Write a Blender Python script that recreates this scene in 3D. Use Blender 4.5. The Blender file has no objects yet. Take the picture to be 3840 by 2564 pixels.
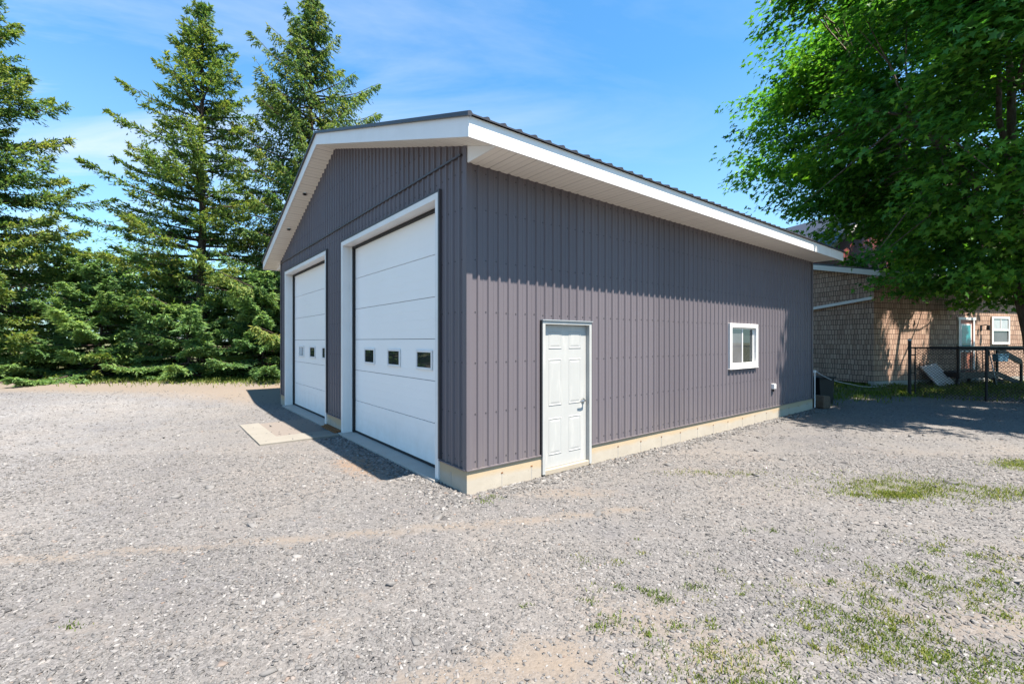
import bpy, math, random
import numpy as np
from mathutils import Vector, Matrix
random.seed(7)
RNG = np.random.default_rng(7)
S = bpy.context.scene
COL = S.collection
R = math.radians

# ------------------------------------------------------------------ camera
CAM_H = 1.867
cd = bpy.data.cameras.new('camera'); cam = bpy.data.objects.new('camera', cd); COL.objects.link(cam)
cd.lens = 15.945; cd.sensor_width = 36; cd.clip_start = 0.05; cd.clip_end = 2000; cd.shift_y = -0.0009
cam.location = (0, 0, CAM_H); cam.rotation_euler = (R(90), 0, 0)
S.camera = cam

# ------------------------------------------------------------------ light
SUNV = Vector((0.307, -0.323, 1.0)).normalized()
sd = bpy.data.lights.new('sun', 'SUN'); sd.energy = 5.0; sd.angle = R(0.53); sd.color = (1.0, 0.92, 0.81)
so = bpy.data.objects.new('sun', sd); COL.objects.link(so)
so.rotation_euler = SUNV.to_track_quat('Z', 'Y').to_euler(); so.location = (10, -10, 30)
S.view_settings.view_transform = 'Standard'; S.view_settings.look = 'None'
S.view_settings.exposure = 1.7; S.view_settings.gamma = 1

W = bpy.data.worlds.new('World'); S.world = W; W.use_nodes = True
wt = W.node_tree; wt.nodes.clear()
def wn(t, **k):
    n = wt.nodes.new(t)
    for a, b in k.items(): setattr(n, a, b)
    return n
def wl(a, b): wt.links.new(a, b)
sky = wn('ShaderNodeTexSky', sky_type='NISHITA', sun_disc=False, sun_elevation=math.asin(SUNV.z), sun_rotation=R(136.5),
         altitude=200, air_density=1.25, dust_density=0.6, ozone_density=2.2)
tc = wn('ShaderNodeTexCoord'); sep = wn('ShaderNodeSeparateXYZ'); wl(tc.outputs['Generated'], sep.inputs[0])
def wmath(op, a, b=None):
    n = wn('ShaderNodeMath', operation=op)
    for i, v in enumerate((a, b)):
        if v is None: continue
        if isinstance(v, (int, float)): n.inputs[i].default_value = v
        else: wl(v, n.inputs[i])
    return n.outputs[0]
zz = wmath('ADD', wmath('MAXIMUM', sep.outputs[2], 0.0), 0.12)
px = wmath('DIVIDE', sep.outputs[0], zz); py = wmath('DIVIDE', sep.outputs[1], zz)
cmb = wn('ShaderNodeCombineXYZ'); wl(px, cmb.inputs[0]); wl(py, cmb.inputs[1])
mp = wn('ShaderNodeMapping'); wl(cmb.outputs[0], mp.inputs[0]); mp.inputs['Rotation'].default_value = (0, 0, R(-20)); mp.inputs['Scale'].default_value = (0.55, 1.5, 1)
mp.inputs['Location'].default_value = (0.9, 0.3, 0)
n1 = wn('ShaderNodeTexNoise'); wl(mp.outputs[0], n1.inputs['Vector']); n1.inputs['Scale'].default_value = 1.1; n1.inputs['Detail'].default_value = 7; n1.inputs['Roughness'].default_value = 0.6; n1.inputs['Distortion'].default_value = 0.9
rp = wn('ShaderNodeValToRGB'); wl(n1.outputs[0], rp.inputs[0]); rp.color_ramp.elements[0].position = 0.47; rp.color_ramp.elements[1].position = 0.78
# clouds thin out towards +x (right of the view); low sky is milky
side = wn('ShaderNodeMapRange'); wl(sep.outputs[0], side.inputs[0]); side.inputs[1].default_value = -0.75; side.inputs[2].default_value = 0.35; side.inputs[3].default_value = 0.75; side.inputs[4].default_value = 0.10
cl = wmath('MULTIPLY', rp.outputs[0], side.outputs[0])
hz = wn('ShaderNodeMapRange'); wl(sep.outputs[2], hz.inputs[0]); hz.inputs[1].default_value = 0.0; hz.inputs[2].default_value = 0.5; hz.inputs[3].default_value = 0.35; hz.inputs[4].default_value = 0.0
fac = wmath('MINIMUM', wmath('ADD', cl, hz.outputs[0]), 0.9)
mx = wn('ShaderNodeMix', data_type='RGBA'); tn = wn('ShaderNodeMix', data_type='RGBA', blend_type='MULTIPLY'); tn.inputs[0].default_value = 1; wl(sky.outputs[0], tn.inputs[6]); tn.inputs[7].default_value = (0.66, 1.29, 1.60, 1)
wl(fac, mx.inputs[0]); wl(tn.outputs[2], mx.inputs[6]); mx.inputs[7].default_value = (5.9, 6.4, 7.2, 1)
bg = wn('ShaderNodeBackground'); wl(mx.outputs[2], bg.inputs[0]); bg.inputs[1].default_value = 0.054
wo = wn('ShaderNodeOutputWorld'); wl(bg.outputs[0], wo.inputs[0])
try:
    S.cycles.use_denoising = True
    S.cycles.max_bounces = 6; S.cycles.diffuse_bounces = 3; S.cycles.glossy_bounces = 3; S.cycles.transmission_bounces = 4; S.cycles.transparent_max_bounces = 6
    S.cycles.caustics_reflective = False; S.cycles.caustics_refractive = False
except Exception: pass

# ------------------------------------------------------------------ node helper
class NT:
    def __init__(s, name, rough=0.6, spec=0.4, metal=0.0):
        s.m = bpy.data.materials.new(name); s.m.use_nodes = True; s.t = s.m.node_tree
        s.b = s.t.nodes['Principled BSDF']; s.out = s.t.nodes['Material Output']
        s.b.inputs['Roughness'].default_value = rough; s.b.inputs['Specular IOR Level'].default_value = spec; s.b.inputs['Metallic'].default_value = metal
    def n(s, t, **k):
        x = s.t.nodes.new(t)
        for a, b in k.items(): setattr(x, a, b)
        return x
    def put(s, v, sock):
        if v is None: return
        if hasattr(v, 'links') or isinstance(v, bpy.types.NodeSocket): s.t.links.new(v, sock)
        else:
            if isinstance(v, tuple) and len(v) == 3 and sock.type == 'RGBA': v = (*v, 1)
            sock.default_value = v
    def obj(s): return s.n('ShaderNodeTexCoord').outputs['Object']
    def xyz(s, v=None):
        q = s.n('ShaderNodeSeparateXYZ'); s.put(v or s.obj(), q.inputs[0]); return q.outputs
    def comb(s, x, y, z=0.0):
        q = s.n('ShaderNodeCombineXYZ'); s.put(x, q.inputs[0]); s.put(y, q.inputs[1]); s.put(z, q.inputs[2]); return q.outputs[0]
    def math(s, op, a, b=None, c=None):
        q = s.n('ShaderNodeMath', operation=op)
        s.put(a, q.inputs[0]); s.put(b, q.inputs[1]); s.put(c, q.inputs[2]); return q.outputs[0]
    def noise(s, scale, detail=4, rough=0.55, vec=None, dist=0.0):
        q = s.n('ShaderNodeTexNoise'); s.put(vec or s.obj(), q.inputs['Vector']); q.inputs['Scale'].default_value = scale
        q.inputs['Detail'].default_value = detail; q.inputs['Roughness'].default_value = rough; q.inputs['Distortion'].default_value = dist; return q.outputs[0]
    def scale(s, sc, vec=None):
        q = s.n('ShaderNodeMapping'); s.put(vec or s.obj(), q.inputs[0]); q.inputs['Scale'].default_value = sc; return q.outputs[0]
    def vor(s, scale, vec=None, feature='F1', rnd=1.0):
        q = s.n('ShaderNodeTexVoronoi', feature=feature); s.put(vec or s.obj(), q.inputs['Vector']); q.inputs['Scale'].default_value = scale; q.inputs['Randomness'].default_value = rnd; return q.outputs
    def ramp(s, v, stops, interp='LINEAR'):
        q = s.n('ShaderNodeValToRGB'); s.put(v, q.inputs[0]); e = q.color_ramp.elements; q.color_ramp.interpolation = interp
        while len(e) < len(stops): e.new(0.5)
        for i, (p, c) in enumerate(stops):
            e[i].position = p; e[i].color = (c, c, c, 1) if isinstance(c, (int, float)) else (*c, 1)
        return q.outputs[0]
    def mix(s, f, a, b, blend='MIX'):
        q = s.n('ShaderNodeMix', data_type='RGBA', blend_type=blend); s.put(f, q.inputs[0]); s.put(a, q.inputs[6]); s.put(b, q.inputs[7]); return q.outputs[2]
    def attr(s, name): return s.n('ShaderNodeAttribute', attribute_name=name).outputs
    def island(s): return s.n('ShaderNodeNewGeometry').outputs['Random Per Island']
    def col(s, v): s.put(v, s.b.inputs['Base Color'])
    def rough(s, v): s.put(v, s.b.inputs['Roughness'])
    def bump(s, h, strength=0.4, dist=0.01):
        q = s.n('ShaderNodeBump'); s.put(h, q.inputs['Height']); q.inputs['Strength'].default_value = strength; q.inputs['Distance'].default_value = dist
        s.t.links.new(q.outputs[0], s.b.inputs['Normal'])

def simple(name, c, rough=0.6, spec=0.4, metal=0.0, var=0.08, nscale=6.0):
    t = NT(name, rough, spec, metal)
    n = t.noise(nscale, 5)
    t.col(t.mix(n, tuple(x*(1-var) for x in c), tuple(min(1, x*(1+var)) for x in c)))
    return t.m

# ------------------------------------------------------------------ materials
M = {}
def mk_clad():
    t = NT('painted_steel', 0.36, 0.2)
    n = t.noise(1.2, 4, vec=t.scale((3, 3, 0.35))); n2 = t.noise(14, 4, vec=t.scale((1, 1, 0.12)))
    x_, y_, z = t.xyz()
    wnz = t.n('ShaderNodeTexWhiteNoise', noise_dimensions='1D'); t.put(t.math('FLOOR', t.math('DIVIDE', t.math('ADD', x_, y_), 0.96)), wnz.inputs['W'])
    c = t.mix(t.math('ADD', t.math('MULTIPLY', n, 0.5), t.math('MULTIPLY', wnz.outputs[0], 0.5)), (0.105, 0.092, 0.103), (0.130, 0.115, 0.128))
    dust = t.math('MULTIPLY', t.ramp(t.math('DIVIDE', z, 3.0), [(0.1, 1.0), (0.34, 0.0)]), t.ramp(n2, [(0.35, 0.0), (0.75, 0.55)]))
    t.col(t.mix(dust, c, (0.17, 0.145, 0.135)))
    t.rough(t.ramp(n2, [(0.2, 0.33), (0.8, 0.5)])); t.bump(t.noise(2.0, 3), 0.05, 0.02)
    return t.m
M['clad'] = mk_clad()
M['clad_trim'] = simple('dark_trim', (0.05, 0.045, 0.05), 0.42)
M['screw'] = simple('screw_head', (0.03, 0.027, 0.03), 0.5)
def mk_white(name='white_metal', c=(0.70, 0.685, 0.67), rough=0.4):
    t = NT(name, rough, 0.4)
    n = t.noise(2.5, 6); n2 = t.noise(9, 5, vec=t.scale((1, 1, 0.2)))
    c2 = t.mix(t.ramp(n, [(0.35, 0.0), (0.75, 1.0)]), c, tuple(x*0.93 for x in c))
    t.col(t.mix(t.ramp(n2, [(0.55, 0.0), (0.8, 0.35)]), c2, (0.62, 0.59, 0.54))); t.bump(n, 0.12, 0.02)
    return t.m
M['white'] = mk_white()
M['offwhite'] = mk_white('painted_entry_door', (0.36, 0.36, 0.347), 0.45)
def mk_door():
    t = NT('sectional_door_steel', 0.42, 0.4)
    g = t.noise(7, 6, 0.6, vec=t.scale((1, 0.5, 9))); big = t.noise(0.8, 3)
    c = t.mix(big, (0.77, 0.745, 0.72), (0.83, 0.80, 0.775))
    z = t.xyz()[2]
    d = t.math('MULTIPLY', t.ramp(t.math('DIVIDE', z, 4.0), [(0.02, 0.8), (0.2, 0.0)]), t.ramp(t.noise(5, 5), [(0.4, 0), (0.8, 0.5)]))
    t.col(t.mix(d, c, (0.55, 0.5, 0.43))); t.bump(g, 0.22, 0.006)
    return t.m
M['door'] = mk_door()
def mk_soffit(name, axis):
    t = NT(name, 0.55, 0.3)
    x = t.xyz()[axis]
    f = t.math('FRACT', t.math('DIVIDE', x, 0.1016)); line = t.math('LESS_THAN', f, 0.12)
    f3 = t.math('FRACT', t.math('DIVIDE', x, 0.3048)); seam = t.math('LESS_THAN', f3, 0.05)
    v = t.vor(55, rnd=0.0)[0]; hole = t.math('MULTIPLY', t.math('LESS_THAN', v, 0.28), 0.28)
    k = t.math('MAXIMUM', t.math('MAXIMUM', t.math('MULTIPLY', line, 0.28), t.math('MULTIPLY', seam, 0.5)), hole)
    c = t.mix(t.noise(3, 4), (0.72, 0.675, 0.61), (0.78, 0.74, 0.67))
    t.col(t.mix(k, c, (0.2, 0.18, 0.16))); return t.m
M['soffit_x'] = mk_soffit('eave_soffit_vinyl', 0); M['soffit_y'] = mk_soffit('rake_soffit_vinyl', 1)
def mk_concrete(name, a, b, top_tint=None):
    t = NT(name, 0.85, 0.2)
    n = t.noise(3.5, 8, 0.65); p = t.vor(26)[0]
    c = t.mix(n, a, b)
    pit = t.math('MULTIPLY', t.math('LESS_THAN', p, 0.13), t.math('GREATER_THAN', t.noise(3, 2), 0.52))
    c = t.mix(t.math('MULTIPLY', pit, 0.5), c, (0.16, 0.13, 0.1))
    if top_tint:
        z = t.xyz()[2]
        e = t.math('ADD', z, t.math('MULTIPLY', t.noise(1.3, 5), 0.22))
        c = t.mix(t.math('MULTIPLY', t.ramp(e, [(0.26, 0.0), (0.32, 0.6)]), 1.0), c, top_tint)  # ragged tan tint, stronger towards the top
    t.col(c); t.bump(n, 0.25, 0.02); return t.m
M['found'] = mk_concrete('foundation_concrete', (0.30, 0.262, 0.21), (0.41, 0.365, 0.30), (0.40, 0.285, 0.155))
M['slab'] = mk_concrete('slab_concrete', (0.27, 0.25, 0.225), (0.38, 0.36, 0.33))
M['black'] = simple('black_rubber', (0.012, 0.012, 0.014), 0.7)
M['roof'] = simple('roof_steel', (0.035, 0.033, 0.036), 0.4, 0.5)
M['metal'] = simple('satin_nickel', (0.55, 0.53, 0.5), 0.28, 0.5, 1.0)
M['alu'] = simple('aluminium_sill', (0.42, 0.36, 0.28), 0.45, 0.4, 0.3)
M['rust'] = simple('rusty_board', (0.17, 0.075, 0.03), 0.85, 0.2, 0, 0.45, 14)
def mk_glass(name, c, rough=0.03):
    t = NT(name, rough, 0.75)
    t.col(t.mix(t.noise(2.2, 2), tuple(x*0.6 for x in c), tuple(x*1.4 for x in c))); t.b.inputs['IOR'].default_value = 1.52; return t.m
M['glass'] = mk_glass('window_glass', (0.022, 0.026, 0.026))
M['glass_grey'] = mk_glass('curtained_glass', (0.10, 0.10, 0.11))
M['glass_teal'] = mk_glass('teal_glass', (0.02, 0.22, 0.25))
M['glass_pale'] = mk_glass('pale_glass', (0.34, 0.36, 0.38))
def mk_shake():
    t = NT('shake_siding', 0.85, 0.2)
    x, y, z = t.xyz()
    v = t.comb(t.math('ADD', x, t.math('MULTIPLY', y, 1.0)), z)
    v2 = t.n('ShaderNodeVectorMath', operation='ADD'); t.put(v, v2.inputs[0])
    w = t.n('ShaderNodeTexNoise'); t.put(t.obj(), w.inputs['Vector']); w.inputs['Scale'].default_value = 3.0
    sc = t.n('ShaderNodeVectorMath', operation='SCALE'); t.put(w.outputs[1], sc.inputs[0]); sc.inputs['Scale'].default_value = 0.035
    t.put(sc.outputs[0], v2.inputs[1])
    b = t.n('ShaderNodeTexBrick'); t.put(v2.outputs[0], b.inputs['Vector'])
    b.offset = 0.43; b.squash = 0.72; b.squash_frequency = 3
    b.inputs['Color1'].default_value = (0.345, 0.218, 0.160, 1); b.inputs['Color2'].default_value = (0.50, 0.345, 0.258, 1); b.inputs['Mortar'].default_value = (0.045, 0.03, 0.026, 1)
    b.inputs['Scale'].default_value = 1; b.inputs['Mortar Size'].default_value = 0.008; b.inputs['Brick Width'].default_value = 0.135; b.inputs['Row Height'].default_value = 0.2; b.inputs['Bias'].default_value = -0.1
    n = t.noise(9, 5, vec=t.scale((1, 1, 0.3)))
    t.col(t.mix(0.25, b.outputs[0], t.ramp(n, [(0.2, 0.15), (0.8, 0.6)]), 'OVERLAY')); t.bump(t.math('SUBTRACT', 1.0, b.outputs[1]), 0.9, 0.02)
    return t.m
M['shake'] = mk_shake()
M['red'] = simple('red_steel', (0.20, 0.05, 0.045), 0.5)
M['brown_door'] = simple('red_brown_paint', (0.40, 0.15, 0.10), 0.5)
M['black_metal'] = simple('black_metal', (0.007, 0.007, 0.008), 0.5, 0.3)
M['galv'] = simple('galvanised_metal', (0.42, 0.43, 0.44), 0.5, 0.4, 0.6)
M['grey_board'] = simple('grey_board', (0.52, 0.52, 0.54), 0.7)
M['blue'] = simple('pale_blue_plastic', (0.10, 0.22, 0.31), 0.5)
M['lumber'] = simple('weathered_lumber', (0.10, 0.07, 0.05), 0.9, 0.2, 0, 0.4, 20)
def mk_bark(name, a, b, sc=8):
    t = NT(name, 0.95, 0.15)
    n = t.noise(sc, 7, 0.65, vec=t.scale((1, 1, 0.22)))
    t.col(t.ramp(n, [(0.3, a), (0.7, b)])); t.bump(n, 0.8, 0.05); return t.m
M['bark_maple'] = mk_bark('maple_bark', (0.055, 0.042, 0.034), (0.21, 0.175, 0.15))
M['bark_spruce'] = mk_bark('spruce_bark', (0.03, 0.022, 0.018), (0.10, 0.075, 0.06))
def mk_leaf(name, stops, transl=0.3, rough=0.45, spec=0.35, tcol=(1.15, 1.25, 0.55)):
    t = NT(name, rough, spec)
    k = t.math('ADD', t.math('MULTIPLY', t.island(), 0.45), t.math('MULTIPLY', t.attr('tint')[2], 0.55))
    c = t.ramp(k, stops); t.col(c)
    tr = t.n('ShaderNodeBsdfTranslucent'); t.put(t.mix(1.0, c, tcol, 'MULTIPLY'), tr.inputs[0])
    ms = t.n('ShaderNodeMixShader'); ms.inputs[0].default_value = transl
    t.t.links.new(t.b.outputs[0], ms.inputs[1]); t.t.links.new(tr.outputs[0], ms.inputs[2]); t.t.links.new(ms.outputs[0], t.out.inputs[0])
    return t.m
M['leaf_maple'] = mk_leaf('maple_leaf', [(0.08, (0.024, 0.088, 0.020)), (0.42, (0.056, 0.178, 0.030)), (0.72, (0.125, 0.285, 0.034)), (1.0, (0.22, 0.36, 0.055))], 0.47, 0.55, 0.28, (1.35, 1.4, 0.6))
M['leaf_bright'] = mk_leaf('bright_leaf', [(0.1, (0.05, 0.11, 0.016)), (0.6, (0.11, 0.20, 0.025)), (1.0, (0.18, 0.26, 0.05))], 0.35)
M['needle'] = mk_leaf('spruce_needle', [(0.08, (0.040, 0.105, 0.050)), (0.3, (0.09, 0.18, 0.06)), (0.55, (0.175, 0.255, 0.07)), (1.0, (0.36, 0.36, 0.11))], 0.48, 0.55, 0.25, (1.2, 1.2, 0.6))
M['needle_blue'] = mk_leaf('blue_green_needle', [(0.08, (0.07, 0.15, 0.068)), (0.45, (0.18, 0.31, 0.12)), (1.0, (0.37, 0.48, 0.17))], 0.48, 0.55, 0.25, (1.2, 1.2, 0.7))
M['grass'] = mk_leaf('grass_blade', [(0.05, (0.065, 0.105, 0.025)), (0.45, (0.13, 0.18, 0.035)), (0.75, (0.22, 0.23, 0.065)), (1.0, (0.29, 0.235, 0.12))], 0.4, 0.6, 0.2)

# ------------------------------------------------------------------ mesh helpers
class MB:
    def __init__(s): s.v = []; s.f = []; s.mi = []; s.mats = []
    def mat(s, m):
        if m not in s.mats: s.mats.append(m)
        return s.mats.index(m)
    def face(s, pts, m):
        b = len(s.v); s.v += [tuple(p) for p in pts]; s.f.append(tuple(range(b, b+len(pts)))); s.mi.append(s.mat(m))
    def raw(s, vs, fs, m):
        b = len(s.v); s.v += [tuple(p) for p in vs]; k = s.mat(m)
        for f in fs: s.f.append(tuple(b+i for i in f)); s.mi.append(k)
    def box(s, x0, x1, y0, y1, z0, z1, m, xf=None):
        vs = [(x, y, z) for z in (z0, z1) for y in (y0, y1) for x in (x0, x1)]
        if xf is not None: vs = [tuple(xf @ Vector(p)) for p in vs]
        s.raw(vs, [(0, 2, 3, 1), (4, 5, 7, 6), (0, 1, 5, 4), (2, 6, 7, 3), (0, 4, 6, 2), (1, 3, 7, 5)], m)
    def tube(s, pts, radii, m, n=6, cap=True):
        pts = [Vector(p) for p in pts]; rings = []
        for i, p in enumerate(pts):
            d = (pts[min(i+1, len(pts)-1)] - pts[max(i-1, 0)]).normalized()
            a = d.orthogonal().normalized() if i == 0 else (rings_a - d*rings_a.dot(d)).normalized()
            rings_a = a; b = d.cross(a); r = radii[i] if hasattr(radii, '__len__') else radii
            rings.append([p + (a*math.cos(2*math.pi*k/n) + b*math.sin(2*math.pi*k/n))*r for k in range(n)])
        vs = [q for rg in rings for q in rg]; fs = []
        for i in range(len(pts)-1):
            for k in range(n): fs.append((i*n+k, i*n+(k+1) % n, (i+1)*n+(k+1) % n, (i+1)*n+k))
        if cap: fs += [tuple(reversed(range(n))), tuple(range((len(pts)-1)*n, len(pts)*n))]
        s.raw(vs, fs, m)
    def prism(s, poly, axis, a0, a1, m):
        """poly = 2D points in the two other axes, extruded along axis"""
        def P(u, v, a): return {0: (a, u, v), 1: (u, a, v), 2: (u, v, a)}[axis]
        n = len(poly); vs = [P(u, v, a0) for u, v in poly] + [P(u, v, a1) for u, v in poly]
        fs = [tuple(range(n)), tuple(reversed(range(n, 2*n)))] + [(i, i+n, (i+1) % n+n, (i+1) % n) for i in range(n)]
        s.raw(vs, fs, m)
    def build(s, name, parent=None, smooth=False, bevel=0.0):
        me = bpy.data.meshes.new(name); me.from_pydata(s.v, [], s.f)
        for m in s.mats: me.materials.append(m)
        me.polygons.foreach_set('material_index', s.mi)
        if smooth: me.polygons.foreach_set('use_smooth', [True]*len(s.f))
        me.update(); o = bpy.data.objects.new(name, me); COL.objects.link(o)
        if not smooth:
            import bmesh
            bm = bmesh.new(); bm.from_mesh(me); bmesh.ops.recalc_face_normals(bm, faces=bm.faces); bm.to_mesh(me); bm.free()
        if bevel:
            b = o.modifiers.new('bevel', 'BEVEL'); b.width = bevel; b.segments = 2; b.limit_method = 'ANGLE'
        if parent: o.parent = parent
        return o
def tag(o, label=None, cat=None, group=None, kind=None):
    if label: o['label'] = label
    if cat: o['category'] = cat
    if group: o['group'] = group
    if kind: o['kind'] = kind
    return o
def empty(name, loc, rz=0.0):
    o = bpy.data.objects.new(name, None); COL.objects.link(o); o.location = loc; o.rotation_euler = (0, 0, rz); o.empty_display_size = 0.3; return o
def np_mesh(name, verts, nper, faces_local, count, mat, parent=None, attrs=None):
    """count copies of the same topology; verts (count*nper,3); faces_local list of index tuples (same topology each copy)"""
    me = bpy.data.meshes.new(name)
    lens = np.array([len(f) for f in faces_local]); flat = np.concatenate([np.array(f) for f in faces_local])
    loops = (flat[None, :] + (np.arange(count)*nper)[:, None]).ravel().astype(np.int32)
    starts = np.concatenate([[0], np.cumsum(lens)[:-1]]); starts = (starts[None, :] + (np.arange(count)*len(flat))[:, None]).ravel().astype(np.int32)
    me.vertices.add(len(verts)); me.vertices.foreach_set('co', np.asarray(verts, np.float32).ravel())
    me.loops.add(len(loops)); me.loops.foreach_set('vertex_index', loops)
    me.polygons.add(len(starts)); me.polygons.foreach_set('loop_start', starts)
    me.update(calc_edges=True); me.validate()
    if attrs:
        for k, a in attrs.items():
            at = me.attributes.new(k, 'FLOAT', 'POINT'); at.data.foreach_set('value', np.asarray(a, np.float32))
    me.materials.append(mat); o = bpy.data.objects.new(name, me); COL.objects.link(o)
    if parent: o.parent = parent
    return o
def nrm(a): return a/np.maximum(np.linalg.norm(a, axis=-1, keepdims=True), 1e-9)

def sstep(a, b, x): t = np.clip((x-a)/(b-a), 0, 1); return t*t*(3-2*t)
# garage frame: s runs back along the side wall, t runs left along the front
GX, GY, GA = -0.544, 5.5, math.atan2(0.621, 0.784)
CS, SN = math.cos(GA), math.sin(GA)
def to_st(x, y): dx = x-GX; dy = y-GY; return dx*CS+dy*SN, -dx*SN+dy*CS
GL, GW = 11.2, 10.14
def ground_z(x, y):
    x = np.asarray(x, float); y = np.asarray(y, float); s, t = to_st(x, y)
    z = 0.30*sstep(10.3, 13.2, t) + 0.15*sstep(11.8, 15.0, s)*(1-sstep(8, 10, t))
    z = z + 0.012*np.sin(x*1.3+0.4)*np.sin(y*1.1) * sstep(2.0, 3.5, y) * sstep(0.2, 2.0, np.maximum(-s, np.maximum(-t, np.maximum(s-GL, t-GW))))
    return z
def gpt(px, py):   # ground point of a measured direction (level camera, flat ground)
    Y = CAM_H*1040/(py-782); return ((px-1174)/1040*Y, Y)

# ------------------------------------------------------------------ ground
def axis(lo, hi, fine_lo, fine_hi, step, grow=1.25):
    a = list(np.arange(fine_lo, fine_hi+1e-6, step)); d = step
    while a[-1] < hi: d *= grow; a.append(a[-1]+d)
    d = step
    while a[0] > lo: d *= grow; a.insert(0, a[0]-d)
    return np.array(a)
def segdist(x, y, pts):
    d = np.full(x.shape, 1e9)
    for (ax, ay), (bx, by) in zip(pts[:-1], pts[1:]):
        ux, uy = bx-ax, by-ay; L = ux*ux+uy*uy; k = np.clip(((x-ax)*ux+(y-ay)*uy)/L, 0, 1)
        d = np.minimum(d, np.hypot(x-ax-k*ux, y-ay-k*uy))
    return d
def zones(x, y):
    """weights: grass, tan dust, rust brown"""
    s, t = to_st(x, y)
    grass = np.zeros_like(x); tan = np.zeros_like(x); rust = np.zeros_like(x)
    grass = np.maximum(grass, sstep(16.9, 18.2, y + 0.06*x + 1.0)*(t > 8))             # lawn under the spruces
    grass = np.maximum(grass, sstep(-22, -34, y))
    grass = np.maximum(grass, 0.75*sstep(13.0, 14.6, y)*sstep(8.2, 9.5, x))           # yard by the house
    grass = np.maximum(grass, 0.5*np.clip(1.25-np.hypot((x-5.0)/1.05, (y-5.75)/0.62), 0, 1))
    grass = np.maximum(grass, 0.8*np.clip(1.2-np.hypot((x-7.9)/0.8, (y-6.7)/0.6), 0, 1))
    grass = np.maximum(grass, sstep(40, 60, np.hypot(x, y)))
    track = segdist(x, y, [gpt(-200, 1300), gpt(0, 1285), gpt(350, 1258), gpt(650, 1240), gpt(950, 1215), gpt(1240, 1190), gpt(1460, 1165)])
    tan = np.maximum(tan, 0.75*np.clip(1-track/0.13, 0, 1)**0.7)
    track2 = segdist(x, y, [gpt(60, 1420), gpt(420, 1480), gpt(700, 1390), gpt(1000, 1330)])
    tan = np.maximum(tan, 0.3*np.clip(1-track2/0.18, 0, 1))
    for (px_, py_, rx, ry, w) in ((1250, 1520, 0.55, 0.28, 0.9), (1050, 1590, 0.5, 0.3, 0.8), (1480, 1420, 0.5, 0.35, 0.6), (1650, 1500, 0.5, 0.2, 0.7), (2250, 1430, 0.8, 0.3, 0.6), (1300, 1130, 0.8, 0.25, 0.55), (2100, 1040, 1.6, 0.4, 0.3), (1600, 1080, 1.0, 0.3, 0.35), (1900, 1340, 0.6, 0.3, 0.35), (750, 1440, 0.3, 0.15, 0.35)):
        cx, cy = gpt(px_, py_); tan = np.maximum(tan, w*np.clip(1.3-np.hypot((x-cx)/rx, (y-cy)/ry), 0, 1))
    tan = np.maximum(tan, sstep(12.6, 14.6, y + 0.06*x + 0.6)*(t > 6)*(1-0.0*x))
    rust = np.maximum(rust, 0.8*np.clip(1.3-np.hypot((s+0.55)/0.45, (t-2.1)/1.1), 0, 1))
    rust = np.maximum(rust, 0.65*np.clip(1.2-np.hypot((t-12.7)/1.3, (s-1.0)/2.6), 0, 1))
    return np.clip(grass, 0, 1), np.clip(tan, 0, 1), np.clip(rust, 0, 1)
gx = axis(-420, 420, -24, 22, 0.16); gy = axis(-420, 420, 1.2, 22, 0.16)
XX, YY = np.meshgrid(gx, gy); ZZ = ground_z(XX, YY)
nx, ny = len(gx), len(gy)
idx = np.arange(nx*ny).reshape(ny, nx)
quads = np.stack([idx[:-1, :-1], idx[:-1, 1:], idx[1:, 1:], idx[1:, :-1]], -1).reshape(-1, 4)
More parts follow.
